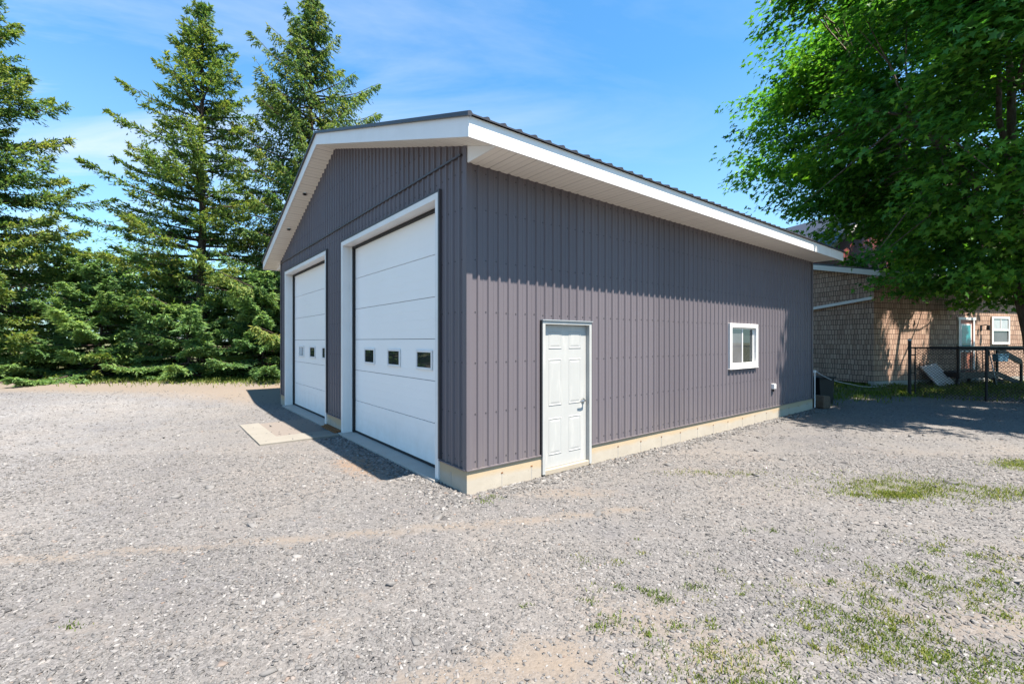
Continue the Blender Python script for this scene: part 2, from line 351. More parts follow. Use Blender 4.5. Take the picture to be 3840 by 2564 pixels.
def mk_ground():
    t = NT('gravel_ground', 0.9, 0.2)
    o = t.obj(); a = t.attr('zone')[0]; sp = t.n('ShaderNodeSeparateColor'); t.put(a, sp.inputs[0])
    v1 = t.vor(42, o); v2 = t.vor(95, o)
    sel = t.noise(9, 2, vec=o)
    val1 = t.n('ShaderNodeSeparateColor'); t.put(v1[1], val1.inputs[0]); val2 = t.n('ShaderNodeSeparateColor'); t.put(v2[1], val2.inputs[0])
    stops = [(0.0, (0.066, 0.064, 0.064)), (0.22, (0.104, 0.101, 0.100)), (0.6, (0.132, 0.127, 0.125)), (0.88, (0.158, 0.152, 0.149)), (1.0, (0.205, 0.197, 0.191))]
    c1 = t.ramp(val1.outputs[0], stops); c2 = t.ramp(val2.outputs[1], stops)
    c = t.mix(t.ramp(sel, [(0.45, 0.0), (0.55, 1.0)]), c1, c2)
    tone = t.ramp(t.noise(0.42, 6, 0.62, vec=o), [(0.28, (0.74, 0.74, 0.78)), (0.5, (1.0, 0.98, 0.965)), (0.72, (1.20, 1.10, 1.0))])
    c = t.mix(1.0, c, tone, 'MULTIPLY')
    c = t.mix(t.math('MULTIPLY', t.attr('zone')[3], 0.8), c, t.mix(1.0, c, (1.32, 1.34, 1.36), 'MULTIPLY'))  # overexposed brightness of the left gravel, painted into its colour
    nz = t.noise(7, 6, 0.65, vec=o); nf = t.noise(42, 4, 0.6, vec=o)
    def soft(w, lo=0.25, hi=0.75): return t.ramp(t.math('ADD', t.math('MULTIPLY', w, 0.75), t.math('MULTIPLY', t.math('SUBTRACT', nz, 0.5), 0.9)), [(lo, 0.0), (hi, 1.0)])
    fines = t.ramp(t.noise(2.1, 6, 0.65, vec=o), [(0.42, 0.0), (0.70, 0.68)])
    dust = t.mix(nf, (0.120, 0.109, 0.101), (0.156, 0.143, 0.133))
    c = t.mix(fines, c, dust)
    c = t.mix(t.math('MULTIPLY', soft(sp.outputs[1], 0.1, 0.7), 0.9), c, t.mix(nf, (0.145, 0.116, 0.090), (0.180, 0.148, 0.120)))
    c = t.mix(t.math('MULTIPLY', soft(sp.outputs[2]), 0.8), c, t.mix(nf, (0.15, 0.085, 0.045), (0.23, 0.15, 0.09)))
    gcol = t.mix(t.noise(1.6, 5, vec=o), t.mix(nf, (0.03, 0.045, 0.012), (0.07, 0.09, 0.022)), t.mix(nf, (0.10, 0.095, 0.035), (0.17, 0.145, 0.075)))
    c = t.mix(t.math('MULTIPLY', soft(sp.outputs[0], 0.2, 0.6), 0.92), c, gcol)
    t.col(c)
    h = t.math('ADD', t.math('MULTIPLY', t.math('SUBTRACT', 1.0, v1[0]), 0.6), t.math('MULTIPLY', t.math('SUBTRACT', 1.0, v2[0]), 0.3))
    t.bump(t.math('ADD', h, t.math('MULTIPLY', nf, 0.3)), 0.6, 0.012)
    return t.m
gm = bpy.data.meshes.new('ground'); gm.from_pydata(np.stack([XX, YY, ZZ], -1).reshape(-1, 3).tolist(), [], quads.tolist())
ca = gm.color_attributes.new('zone', 'FLOAT_COLOR', 'POINT')
zg, zt_, zr = zones(XX, YY)
ca.data.foreach_set('color', np.stack([zg, zt_, zr, sstep(-1.5, -7.0, XX+0.25*YY)], -1).astype(np.float32).ravel())  # alpha: mask of the painted brightness on the left
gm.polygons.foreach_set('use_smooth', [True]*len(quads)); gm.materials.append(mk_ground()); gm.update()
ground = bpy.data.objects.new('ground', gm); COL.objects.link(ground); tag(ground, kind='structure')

# ------------------------------------------------------------------ gravel stones
def in_garage(x, y, m=0.06):
    s, t = to_st(x, y)
    return (s > -m) & (s < GL+m) & (t > -m) & (t < GW+m)
def on_pad(x, y):
    s, t = to_st(x, y); return (s > -1.55) & (s < 0) & (t > 4.4) & (t < 6.9)
def stones():
    P = []; SZ = []
    def scatter(n, y0, y1, smin, smax, pw, wid=1.2):
        y = np.sqrt(RNG.uniform(y0*y0, y1*y1, n)); x = RNG.uniform(-1, 1, n)*wid*y
        g, tn, ru = zones(x, y)
        cl_ = 0.5+0.5*np.sin(x*2.1+1.7*np.sin(y*1.3))*np.sin(y*2.3+1.3*np.sin(x*1.7))
        keep = (~in_garage(x, y)) & (~on_pad(x, y) | (RNG.random(n) < 0.10)) & (RNG.random(n) > np.clip(0.8*tn+0.75*g+0.5*ru, 0, 0.93)) & (RNG.random(n) < 0.45+0.55*cl_)
        x, y = x[keep], y[keep]
        P.append(np.stack([x, y], -1)); SZ.append(smin + (smax-smin)*RNG.random(len(x))**pw)
    scatter(80000, 2.0, 4.2, 0.003, 0.015, 3.4)
    scatter(80000, 4.2, 7.5, 0.004, 0.017, 3.0)
    scatter(38000, 7.5, 14.5, 0.007, 0.020, 2.6, 1.25)
    scatter(260, 2.2, 9, 0.022, 0.05, 3.0)
    n = 5000                                            # coarser clean stone along the foundation
    k = RNG.random(n); s = np.where(k < 0.6, RNG.uniform(-0.3, GL+0.3, n), -np.abs(RNG.normal(0, 0.2, n))-0.02); t = np.where(k < 0.6, -np.abs(RNG.normal(0, 0.16, n))-0.02, RNG.uniform(-0.3, 4.4, n))
    x = GX+s*CS-t*SN; y = GY+s*SN+t*CS; P.append(np.stack([x, y], -1)); SZ.append(RNG.uniform(0.01, 0.028, n))
    P = np.concatenate(P); SZ = np.concatenate(SZ); N = len(P)
    base = np.array([(x, y, z) for z in (-1, 1) for y in (-1, 1) for x in (-1, 1)], float)
    V = np.repeat(base[None], N, 0) + RNG.uniform(-0.62, 0.62, (N, 8, 3))
    V[:, 4:, :2] *= RNG.uniform(0.55, 0.95, (N, 1, 1))
    V *= np.stack([RNG.uniform(0.8, 1.5, N), RNG.uniform(0.6, 1.0, N), RNG.uniform(0.2, 0.46, N)], -1)[:, None, :]
    a = RNG.uniform(0, 2*np.pi, N); c, s_ = np.cos(a), np.sin(a); tilt = RNG.normal(0, 0.3, N)
    x = V[..., 0]*np.cos(tilt)[:, None] - V[..., 2]*np.sin(tilt)[:, None]; z = V[..., 0]*np.sin(tilt)[:, None] + V[..., 2]*np.cos(tilt)[:, None]; y = V[..., 1]
    V = np.stack([x*c[:, None]-y*s_[:, None], x*s_[:, None]+y*c[:, None], z], -1)*SZ[:, None, None]
    V[..., 0] += P[:, None, 0]; V[..., 1] += P[:, None, 1]; V[..., 2] += (ground_z(P[:, 0], P[:, 1]) + SZ*0.06 + 0.03*on_pad(P[:, 0], P[:, 1]))[:, None]
    t = NT('crushed_stone', 0.85, 0.25)
    c = t.ramp(t.island(), [(0.0, (0.055, 0.053, 0.053)), (0.07, (0.092, 0.088, 0.086)), (0.45, (0.122, 0.117, 0.113)), (0.80, (0.150, 0.143, 0.138)), (0.96, (0.225, 0.216, 0.208)), (1.0, (0.15, 0.112, 0.09))])
    t.col(t.mix(t.noise(60, 4), t.mix(1.0, c, (0.85, 0.85, 0.86), 'MULTIPLY'), t.mix(1.0, c, (1.12, 1.11, 1.1), 'MULTIPLY')))
    o = np_mesh('gravel', V.reshape(-1, 3), 8, [(0, 2, 3, 1), (4, 5, 7, 6), (0, 1, 5, 4), (2, 6, 7, 3), (0, 4, 6, 2), (1, 3, 7, 5)], N, t.m)
    tag(o, 'loose grey crushed stone scattered over the driveway', 'gravel', kind='stuff')
stones()

# ------------------------------------------------------------------ grass and weeds
def blades(name, x, y, h, wd, tint, label):
    N = len(x); z = ground_z(x, y); a = RNG.uniform(0, 2*np.pi, N); lean = RNG.uniform(0.1, 0.9, N)*h
    d = np.stack([np.cos(a), np.sin(a), np.zeros(N)], -1); p = np.stack([-d[:, 1], d[:, 0], np.zeros(N)], -1)
    b = np.stack([x, y, z-0.003], -1); up = np.array([0, 0, 1.0])
    m = b + up*(h*0.6)[:, None] + d*(lean*0.35)[:, None]; tp = b + up*h[:, None] + d*lean[:, None]
    V = np.stack([b-p*wd[:, None], b+p*wd[:, None], m+p*(wd*0.8)[:, None], tp, m-p*(wd*0.8)[:, None]], 1)
    o = np_mesh(name, V.reshape(-1, 3), 5, [(0, 1, 2, 3, 4)], N, M['grass'], attrs={'tint': np.repeat(tint, 5)})
    return tag(o, label, 'grass', kind='stuff')
def tufts():
    X, Y, H, T = [], [], [], []
    # sparse weed clumps in the near right gravel
    n = 1500; px = RNG.uniform(1330, 2600, n); py = 1215 + (1600-1215)*RNG.random(n)**0.85
    gxy = np.array([gpt(a, b) for a, b in zip(px, py)])
    nz = np.sin(gxy[:, 0]*3.1+1.0)*np.sin(gxy[:, 1]*3.7+gxy[:, 0]*1.3)
    w = np.clip((px-1250)/900, 0.12, 1.0)
    keep = RNG.random(n) < w*np.clip(0.38+0.6*nz, 0.05, 1)
    for (cx, cy) in gxy[keep]:
        k = int(RNG.integers(6, 36)); r = RNG.uniform(0.015, 0.075)
        X.append(cx+RNG.normal(0, r, k)); Y.append(cy+RNG.normal(0, r*0.8, k)); H.append(RNG.uniform(0.010, 0.032, k)*RNG.uniform(0.7, 1.4)); T.append(np.clip(RNG.normal(RNG.choice([0.3, 0.45, 0.7, 0.9]), 0.16, k), 0, 1))
    for (a, b, k, r) in ((1520, 1375, 150, 0.05), (1505, 1362, 120, 0.05), (1400, 1420, 120, 0.06), (1370, 1440, 90, 0.05), (1590, 1345, 130, 0.05), (1470, 1352, 60, 0.03), (1350, 1378, 60, 0.04), (1105, 1148, 160, 0.09), (1130, 1140, 90, 0.06), (1560, 1440, 100, 0.05), (1420, 1345, 60, 0.04), (1205, 1390, 30, 0.03), (165, 1440, 40, 0.04), (2050, 1470, 240, 0.09), (2000, 1430, 260, 0.1), (2120, 1500, 260, 0.09), (1995, 1370, 140, 0.08), (2330, 1520, 400, 0.14), (2300, 1350, 300, 0.12), (2200, 1560, 300, 0.12)):
        cx, cy = gpt(a, b); k = int(k*0.7); X.append(cx+RNG.normal(0, r, k)); Y.append(cy+RNG.normal(0, r*0.7, k)); H.append(RNG.uniform(0.010, 0.036, k)); T.append(np.clip(RNG.normal(0.25, 0.12, k), 0, 1))
    # mossy yellow green patches
    for (cx, cy, rx, ry, k) in ((5.0, 5.75, 0.9, 0.45, 4600), (4.5, 5.5, 0.4, 0.12, 1800), (7.9, 6.7, 0.5, 0.35, 5000), (6.1, 5.5, 0.5, 0.3, 1500), (2.9, 6.4, 0.7, 0.15, 500)):
        x_ = cx+RNG.normal(0, rx*0.6, k); y_ = cy+RNG.normal(0, ry*0.6, k); q = np.sin(x_*9)*np.sin(y_*11+x_*3)+RNG.normal(0, 0.4, k) > -0.35
        X.append(x_[q]); Y.append(y_[q]); H.append(RNG.uniform(0.012, 0.045, k)[q]); T.append(np.clip(RNG.normal(0.7, 0.2, k), 0, 1)[q])
    X, Y, H, T = map(np.concatenate, (X, Y, H, T)); q = ~in_garage(X, Y)
    blades('weeds', X[q], Y[q], H[q], RNG.uniform(0.002, 0.0042, q.sum()), T[q], 'low green and yellowed weeds sprouting through the gravel')
    # yard grass by the house
    n = 26000; x = RNG.uniform(8.6, 26, n); y = RNG.uniform(12.8, 19.5, n); nz = np.sin(x*1.7)*np.sin(y*2.3+x)
    q = (RNG.random(n) < np.clip(0.55+0.6*nz, 0.05, 1)*np.clip((y-12.6)/1.6, 0.05, 1)) & (~in_garage(x, y, 0.2))
    x, y = x[q], y[q]; n = len(x)
    blades('grass', x, y, RNG.uniform(0.04, 0.16, n), RNG.uniform(0.006, 0.013, n), np.clip(RNG.normal(0.35, 0.2, n), 0, 1), 'thin patchy grass in the shaded yard by the house')
    n = 42000; x = RNG.uniform(-30, -7, n); y = RNG.uniform(15.2, 24, n); s, t = to_st(x, y)
    e = y+0.06*x; q = (RNG.random(n) < np.clip((e-15.0)/3.5, 0.02, 0.8)) & (t > GW+0.4)
    x, y, e = x[q], y[q], e[q]; n = len(x)
    blades('lawn', x, y, RNG.uniform(0.05, 0.15, n), RNG.uniform(0.008, 0.016, n), np.clip(RNG.normal(0.85, 0.15, n)-np.clip((e-15.2)/2.5, 0, 0.65), 0, 1), 'strip of dry and green grass under the spruces')
tufts()

# ------------------------------------------------------------------ garage
garage = empty('garage', (GX, GY, 0), GA)
tag(garage, 'dark grey steel clad garage with two tall white doors and a white trimmed gable roof', 'garage')
ZC, ZEAVE, SLOPE, OE, ORK = 0.307, 4.03, 0.325, 0.60, 0.36
def zroof(y): return 4.256 + SLOPE*(min(y, GW-y)+OE)
def zgab(y): return zroof(y) - 0.22
PITCH, RH = 0.16, 0.022
def profile(L, start=0.0):
    pts = [(0.0, RH), (0.035, RH), (0.045, 0.0)]       # corner trim flange
    x = start+PITCH
    while x < L-0.06:
        pts += [(x-0.026, 0.0), (x-0.013, RH), (x+0.013, RH), (x+0.026, 0.0)]
        pts += [(x+0.07, 0.0), (x+0.074, 0.004), (x+0.084, 0.004), (x+0.088, 0.0)] if x+0.1 < L-0.06 else []
        x += PITCH
    pts += [(L-0.045, 0.0), (L-0.035, RH), (L, RH)]
    return pts
def clad(mb, L, P, ztop, holes, rows):
    """P(u, d, z): maps along, out, up to local xyz. holes (u0,u1,z0,z1)."""
    pr = profile(L); us = [p[0] for p in pr]; ds = [p[1] for p in pr]
    for h in holes:
        for u in h[:2]:
            d = float(np.interp(u, us, ds)); k = int(np.searchsorted(us, u)); us.insert(k, u); ds.insert(k, d)
    for i in range(len(us)-1):
        a, b = us[i], us[i+1]
        if b-a < 1e-6 and abs(ds[i]-ds[i+1]) < 1e-6: continue
        m = (a+b)/2; spans = [(ZC, None)]
        for h in holes:
            if h[0]-1e-6 <= m <= h[1]+1e-6:
                ns = []
                for lo, hi in spans:
                    if h[2] > lo: ns.append((lo, h[2]))
                    ns.append((h[3], hi))
                spans = ns
        for lo, hi in spans:
            ha = ztop(a) if hi is None else hi; hb = ztop(b) if hi is None else hi
            mb.face([P(a, ds[i], lo), P(b, ds[i+1], lo), P(b, ds[i+1], hb), P(a, ds[i], ha)], M['clad'])
    x = PITCH
    while x < L-0.06:
        for z in rows:
            u = x-0.043; zz_ = z+random.uniform(-0.006, 0.006)
            if zz_ > ztop(u)-0.08 or any(h[0]-0.02 < u < h[1]+0.02 and h[2]-0.03 < zz_ < h[3]+0.03 for h in holes): continue
            r = 0.0095; ring = [P(u+r*math.cos(q*math.pi/3), 0.0, zz_+r*math.sin(q*math.pi/3)) for q in range(6)] + [P(u+r*0.7*math.cos(q*math.pi/3), 0.006, zz_+r*0.7*math.sin(q*math.pi/3)) for q in range(6)]
            mb.raw(ring, [(q, (q+1) % 6, (q+1) % 6+6, q+6) for q in range(6)] + [tuple(range(6, 12))], M['screw'])
        x += PITCH
ROWS = [0.39, 0.97, 1.60, 2.225, 2.87, 3.5, 3.95]
D1 = (0.649, 4.589); D2 = (5.60, 9.54); DTOP = 3.837
MD = (1.20, 2.193, 0.03, 2.149); WD = (6.474, 7.775, 1.281, 2.242)
mb = MB(); clad(mb, GW, lambda u, d, z: (-d, u, z), zgab, [(*D1, -1, DTOP), (*D2, -1, DTOP)], ROWS+[4.5, 5.1, 5.7]); mb.build('front_wall', garage)
mb = MB(); clad(mb, GL, lambda u, d, z: (u, -d, z), lambda u: ZEAVE+0.02, [MD, WD], ROWS); mb.build('side_wall', garage)
mb = MB(); clad(mb, GW, lambda u, d, z: (GL+d, u, z), zgab, [], []); mb.build('rear_wall', garage)
mb = MB(); clad(mb, GL, lambda u, d, z: (u, GW+d, z), lambda u: ZEAVE+0.02, [], []); mb.build('side_wall', garage)
# corner trims, base drip trim and the gable lap trim
mb = MB()
for (x, y) in ((0, 0), (0, GW), (GL, 0), (GL, GW)):
    sx = -1 if x == 0 else 1; sy = -1 if y == 0 else 1; zt = 4.24 if x == 0 else 4.2
    o1, o2 = RH+0.003, 0.06
    zt2 = ZEAVE-0.002
    xa, xb = sorted((x+sx*o1, x-sx*o2)); ya, yb = sorted((y+sy*o1, y+sy*(o1-0.003)))
    mb.box(xa, xb, ya, yb, ZC-0.01, zt2, M['clad'])
    ya, yb = sorted((y+sy*(o1-0.0035), y-sy*o2)); xa, xb = sorted((x+sx*o1, x+sx*(o1-0.003)))
    mb.box(xa, xb, ya, yb, ZC-0.01, zt if x == 0 else zt2, M['clad'])
    mb.build('corner_trim', garage); mb = MB()
mb = MB(); mb.box(-0.036, -0.001, 0.10, GW-0.10, 4.14, 4.165, M['clad_trim']); mb.build('lap_trim', garage)
for a, b in ((0, MD[0]), (MD[1], GL)):
    mb = MB(); mb.box(a-(0.02 if a == 0 else -0.002), b-0.002, -0.034, 0.0, ZC-0.014, ZC-0.002, M['clad']); mb.build('drip_trim', garage)
for a, b in ((0.0, D1[0]), (D1[1], D2[0]), (D2[1], GW)):
    mb = MB(); mb.box(-0.034, 0.0, a+0.002, b-0.002, ZC-0.016, ZC-0.002, M['clad']); mb.build('drip_trim', garage)
# foundation
mb = MB(); F = 0.012
for a, b in ((-F, MD[0]-0.004), (MD[1]+0.004, GL+F)): mb.box(a, b, -F, 0.2, -0.4, ZC-0.003, M['found'])
for a, b in ((0.2, D1[0]-0.004), (D1[1]+0.004, D2[0]-0.004), (D2[1]+0.004, GW-0.2)): mb.box(-F, 0.2, a, b, -0.4, ZC-0.003, M['found'])
mb.box(-F, GL+F, GW-0.2, GW+F, -0.4, ZC-0.003, M['found']); mb.box(GL-0.2, GL+F, 0.2, GW-0.2, -0.4, ZC-0.003, M['found'])
for x in (0.52, 1.02, 2.85, 3.45, 4.05, 4.65, 5.25, 5.85, 6.45, 7.1, 7.7, 8.3, 9.0, 9.6, 10.2, 10.8):   # form tie marks
    mb.box(x-0.004, x+0.004, -F-0.003, -F, -0.05, ZC-0.12, M['slab']); mb.box(x-0.016, x+0.016, -F-0.004, -F-0.001, ZC-0.135, ZC-0.118, M['rust'])
for y in (0.36, 5.0, 5.35): mb.box(-F-0.003, -F, y-0.004, y+0.004, -0.05, ZC-0.1, M['slab'])
mb.build('foundation', garage)
# roof
mb = MB(); RP = 0.2286; xs = []; x = -0.40
while x < GL+0.40:
    xs += [(x, 0.02), (x+0.012, 0.044), (x+0.032, 0.044), (x+0.05, 0.02)]; x += RP
xs = [p for p in xs if p[0] < GL+0.40] + [(GL+0.40, 0.02)]
for side_ in (0, 1):
    ye, yr = (-0.655, GW/2) if side_ == 0 else (GW+0.655, GW/2)
    ze = zroof(-0.655 if side_ == 0 else GW+0.655); zr_ = zroof(GW/2)
    for (xa, ha), (xb, hb) in zip(xs[:-1], xs[1:]):
        mb.face([(xa, ye, ze+ha), (xb, ye, ze+hb), (xb, yr, zr_+hb), (xa, yr, zr_+ha)], M['roof'])
        mb.face([(xa, ye, ze+0.004), (xb, ye, ze+0.004), (xb, ye, ze+hb), (xa, ye, ze+ha)], M['roof'])
    xa, xb = xs[0][0], xs[-1][0]
    mb.face([(xa, ye, ze+0.004), (xb, ye, ze+0.004), (xb, yr, zr_+0.004), (xa, yr, zr_+0.004)], M['roof'])
    for xe in (xa, xb): mb.face([(xe, ye, ze+0.004), (xe, yr, zr_+0.004), (xe, yr, zr_+0.02), (xe, ye, ze+0.02)], M['roof'])
roof = mb.build('roof', garage)
mb = MB()
for x0 in (-0.415, GL+0.37):
    for sg in (0, 1):
        ya, yb = (-0.66, GW/2) if sg == 0 else (GW+0.66, GW/2)
        za, zb = zroof(ya), zroof(GW/2)
        mb = MB(); mb.prism([(ya, za-0.015), (yb, zb-0.015), (yb, zb+0.03), (ya, za+0.03)], 0, x0, x0+0.045, M['roof']); mb.build('rake_trim', roof)
# fascia
mb = MB()
nseg = 48
for y0, y1 in ((-OE-0.02, -OE), (GW+OE, GW+OE+0.02)):
    mb.box(-ORK, GL+ORK, y0, y1, ZEAVE-0.012, 4.243, M['white'])
mb.box(GL-0.55, GL+ORK+0.003, -OE-0.0235, -OE-0.0205, ZEAVE-0.013, 4.244, M['white'])      # overlapping last length
for x0, x1 in ((-ORK-0.02, -ORK), (GL+ORK, GL+ORK+0.02)):
    e = OE+0.02
    mb.prism([(-e, zroof(-e)-0.232), (GW/2, zroof(GW/2)-0.232), (GW+e, zroof(GW+e)-0.232), (GW+e, zroof(GW+e)+0.002), (GW/2, zroof(GW/2)+0.002), (-e, zroof(-e)+0.002)], 0, x0, x1, M['white'])
mb.build('fascia', garage, bevel=0.003)
# soffits
for y0, y1 in ((-OE, -0.0), (GW, GW+OE)):
    mb = MB(); mb.box(0.0, GL, y0, y1, ZEAVE, ZEAVE+0.012, M['soffit_x']); mb.build('eave_soffit', garage)
for x0, x1 in ((GL-0.004, GL+ORK), (-ORK, 0.004)):
    for a, b in ((-OE, GW/2), (GW/2, GW+OE)):
        mb = MB(); mb.prism([(a, zgab(a)-0.004), (b, zgab(b)-0.004), (b, zgab(b)+0.012), (a, zgab(a)+0.012)], 0, x0, x1, M['soffit_y']); rsof = mb.build('rake_soffit', garage)
for x0, x1 in ((-0.012, 0.006), (GL-0.006, GL+0.012)):
    for a, b in ((-OE, 0.0), (GW, GW+OE)):
        pl = [(a, ZEAVE-0.012), (b, ZEAVE-0.012), (b, zgab(b)-0.006), (a, zgab(a)-0.006)]
        mb = MB(); mb.prism(pl, 0, x0, x1, M['white']); mb.build('eave_return', garage)
for y in (6.75, 8.35):
    mb = MB(); zl = zgab(y)
    nrm_s = SLOPE
    ring = [(-0.18+0.055*math.cos(q*math.pi/8), y+0.055*math.sin(q*math.pi/8)) for q in range(16)]
    vs = [(a, b, zgab(b)-0.004) for a, b in ring] + [(a, b, zgab(b)-0.016) for a, b in ring] + [(-0.18+(a+0.18)*0.7, y+(b-y)*0.7, zgab(b)-0.014) for a, b in ring]
    mb.raw(vs, [(q, (q+1) % 16, (q+1) % 16+16, q+16) for q in range(16)] + [(q+16, (q+1) % 16+16, (q+1) % 16+32, q+32) for q in range(16)], M['metal'])
    mb.raw([(a, b, zgab(b)-0.0135) for a, b in [(-0.18+0.04*math.cos(q*math.pi/8), y+0.04*math.sin(q*math.pi/8)) for q in range(16)]], [tuple(range(16))], M['black'])
    mb.build('soffit_light', rsof)
# big doors
SECT = [0.075 + 0.6075*i for i in range(7)]
def big_door(t0, t1):
    y0, y1 = t0+0.085, t1-0.085
    mb = MB()
    mb.box(-0.036, 0.20, t0+0.002, y0, 0.012, DTOP-0.086, M['white']); mb.box(-0.036, 0.20, y1, t1-0.002, 0.012, DTOP-0.086, M['white']); mb.box(-0.0375, 0.20, t0+0.002, t1-0.002, DTOP-0.085, DTOP, M['white'])
    mb.box(0.135, 0.20, y1-0.03, y1-0.0, 0.03, DTOP-0.086, M['white'])
    fr = mb.build('door_trim', garage, bevel=0.003)
    mb = MB()
    mb.box(-0.041, -0.0005, t0-0.035, t0+0.001, 0.32, DTOP+0.03, M['clad_trim']); mb.box(-0.041, -0.0005, t0+0.0015, t1+0.03, DTOP+0.001, DTOP+0.03, M['clad_trim'])
    mb.build('drip_edge', fr)
    mb = MB()
    for i in range(6):
        a, b = SECT[i]+(0.004 if i else 0), SECT[i+1]-0.004
        mb.box(0.20, 0.245, y0-0.02, y1-0.035, a, b, M['door'])
        for q in (0.17, 0.335, 0.50):
            mb.box(0.1985, 0.2005, y0-0.02, y1-0.035, a+b*0+q*0.85, a+q*0.85+0.012, M['door'])
    d = mb.build('garage_door', garage, bevel=0.004)
    mb = MB()
    mb.box(0.225, 0.262, y0-0.03, y1+0.02, 0.04, 3.78, M['black']); mb.box(0.15, 0.2, y1-0.075, y1-0.032, 0.05, 3.75, M['black']); mb.box(0.15, 0.24, y0-0.02, y1, 3.71, 3.752, M['black']); mb.box(0.185, 0.225, y0, y1-0.03, 0.05, 0.085, M['black'])
    mb.build('weather_seal', d)
    for k, c in enumerate((-1.09, 0.0, 1.09)):
        yc = (y0+y1)/2 - 0.05 + c; z0, z1 = SECT[2]+0.15, SECT[3]-0.165; w = 0.255
        mb = MB(); fw = 0.034
        for (a, b, e, f) in ((yc-w, yc+w, z0, z0+fw), (yc-w, yc+w, z1-fw, z1), (yc-w, yc-w+fw, z0+fw, z1-fw), (yc+w-fw, yc+w, z0+fw, z1-fw)): mb.box(0.178, 0.1965, a, b, e, f, M['white'])
        wn_ = mb.build('window', d, bevel=0.003)
        mb.__init__(); mb.box(0.190, 0.1955, yc-w+fw, yc+w-fw, z0+fw, z1-fw, M['glass_pale'] if (t0 > 5 and k == 2) else M['glass']); 
        mb.v and wn_.data  # frame and its glass share one window part
        me = bpy.data.meshes.new('window_glass'); me.from_pydata(mb.v, [], mb.f)
        import bmesh
        bm = bmesh.new(); bm.from_mesh(wn_.data); nf0 = len(bm.faces); bm.from_mesh(me)
        bm.faces.ensure_lookup_table()
        for f_ in bm.faces[nf0:]: f_.material_index = 1
        bm.to_mesh(wn_.data); bm.free(); wn_.data.materials.append(mb.mats[0]); bpy.data.meshes.remove(me)
    mb = MB(); mb.box(-0.10, 0.3, t0-0.0, t1+0.0, -0.3, 0.045, M['slab']); mb.build('door_sill', garage, bevel=0.01)
big_door(*D1); big_door(*D2)
# man door in the side wall
mb = MB(); a, b, z0, z1 = MD
mb.box(a, a+0.05, -0.042, 0.11, z0, z1, M['offwhite']); mb.box(b-0.05, b, -0.042, 0.11, z0, z1, M['offwhite']); mb.box(a+0.0501, b-0.0501, -0.0415, 0.11, z1-0.05, z1, M['offwhite'])
ed = mb.build('entry_door', garage, bevel=0.003)
mb = MB(); mb.box(a-0.012, b+0.012, -0.058, -0.0, z1+0.0005, z1+0.014, M['galv']); mb.box(a-0.018, a-0.0005, -0.034, -0.0, ZC-0.02, z1, M['black']); mb.build('head_flashing', ed)
mb = MB(); mb.box(a+0.05, b-0.05, -0.035, 0.12, z0-0.02, z0+0.05, M['alu']); mb.build('threshold', ed, bevel=0.006)
mb = MB(); la, lb, lz0, lz1 = a+0.052, b-0.052, z0+0.055, z1-0.053; ly = 0.028
mb.box(la, lb, ly, ly+0.04, lz0, lz1, M['offwhite'])
LW = lb-la; LH = lz1-lz0
for (pa, pb) in ((0.13, 0.42), (0.58, 0.87)):
    for (qa, qb) in ((0.085, 0.345), (0.43, 0.76), (0.83, 0.955)):
        x0, x1, w0, w1 = la+pa*LW, la+pb*LW, lz0+qa*LH, lz0+qb*LH
        lev = [(0.0, 0.0005), (0.012, 0.007), (0.026, 0.001), (0.055, 0.005)]
        rings = [[(x0+i, ly-o_, w0+i), (x1-i, ly-o_, w0+i), (x1-i, ly-o_, w1-i), (x0+i, ly-o_, w1-i)] for i, o_ in lev]
        vs = [p for r_ in rings for p in r_]; fs = [(4*k+q, 4*k+(q+1) % 4, 4*k+4+(q+1) % 4, 4*k+4+q) for k in range(3) for q in range(4)] + [(12, 13, 14, 15)]
        mb.raw(vs, fs, M['offwhite'])
mb.build('door_leaf', ed)
mb = MB(); hx, hz = lb-0.07, 0.98
mb.tube([(hx, ly-0.001, hz), (hx, ly-0.014, hz)], 0.034, M['metal'], 14); mb.tube([(hx, ly-0.014, hz), (hx, ly-0.06, hz)], 0.012, M['metal'], 8)
mb.tube([(hx, ly-0.055, hz), (hx-0.04, ly-0.062, hz+0.004), (hx-0.115, ly-0.056, hz-0.004)], [0.012, 0.011, 0.009], M['metal'], 8)
mb.build('door_handle', ed, smooth=False)
# side window
a, b, z0, z1 = WD; mb = MB(); fw = 0.085
for (x0, x1, c, d) in ((a, b, z0, z0+fw), (a, b, z1-fw, z1), (a, a+fw, z0+fw, z1-fw), (b-fw, b, z0+fw, z1-fw)): mb.box(x0, x1, -0.055, 0.04, c, d, M['white'])
mb.box(a-0.01, b+0.01, -0.06, -0.0, z0-0.012, z0-0.0005, M['white'])
wn_ = mb.build('window', garage, bevel=0.004)
mb = MB(); xm = (a+b)/2
for (x0, x1, yy) in ((a+fw, xm+0.02, 0.005), (xm-0.02, b-fw, 0.022)):
    for (p, q, c, d) in ((x0, x1, z0+fw, z0+fw+0.03), (x0, x1, z1-fw-0.03, z1-fw), (x0, x0+0.04, z0+fw+0.03, z1-fw-0.03), (x1-0.04, x1, z0+fw+0.03, z1-fw-0.03)): mb.box(p, q, yy-0.008, yy+0.007, c, d, M['white'])
mb.build('sash', wn_)
mb = MB(); mb.box(a+fw+0.04, xm-0.02, 0.004, 0.009, z0+fw+0.03, z1-fw-0.03, M['glass_grey']); mb.box(xm+0.02, b-fw-0.04, 0.021, 0.026, z0+fw+0.03, z1-fw-0.03, M['glass']); mb.build('pane', wn_)
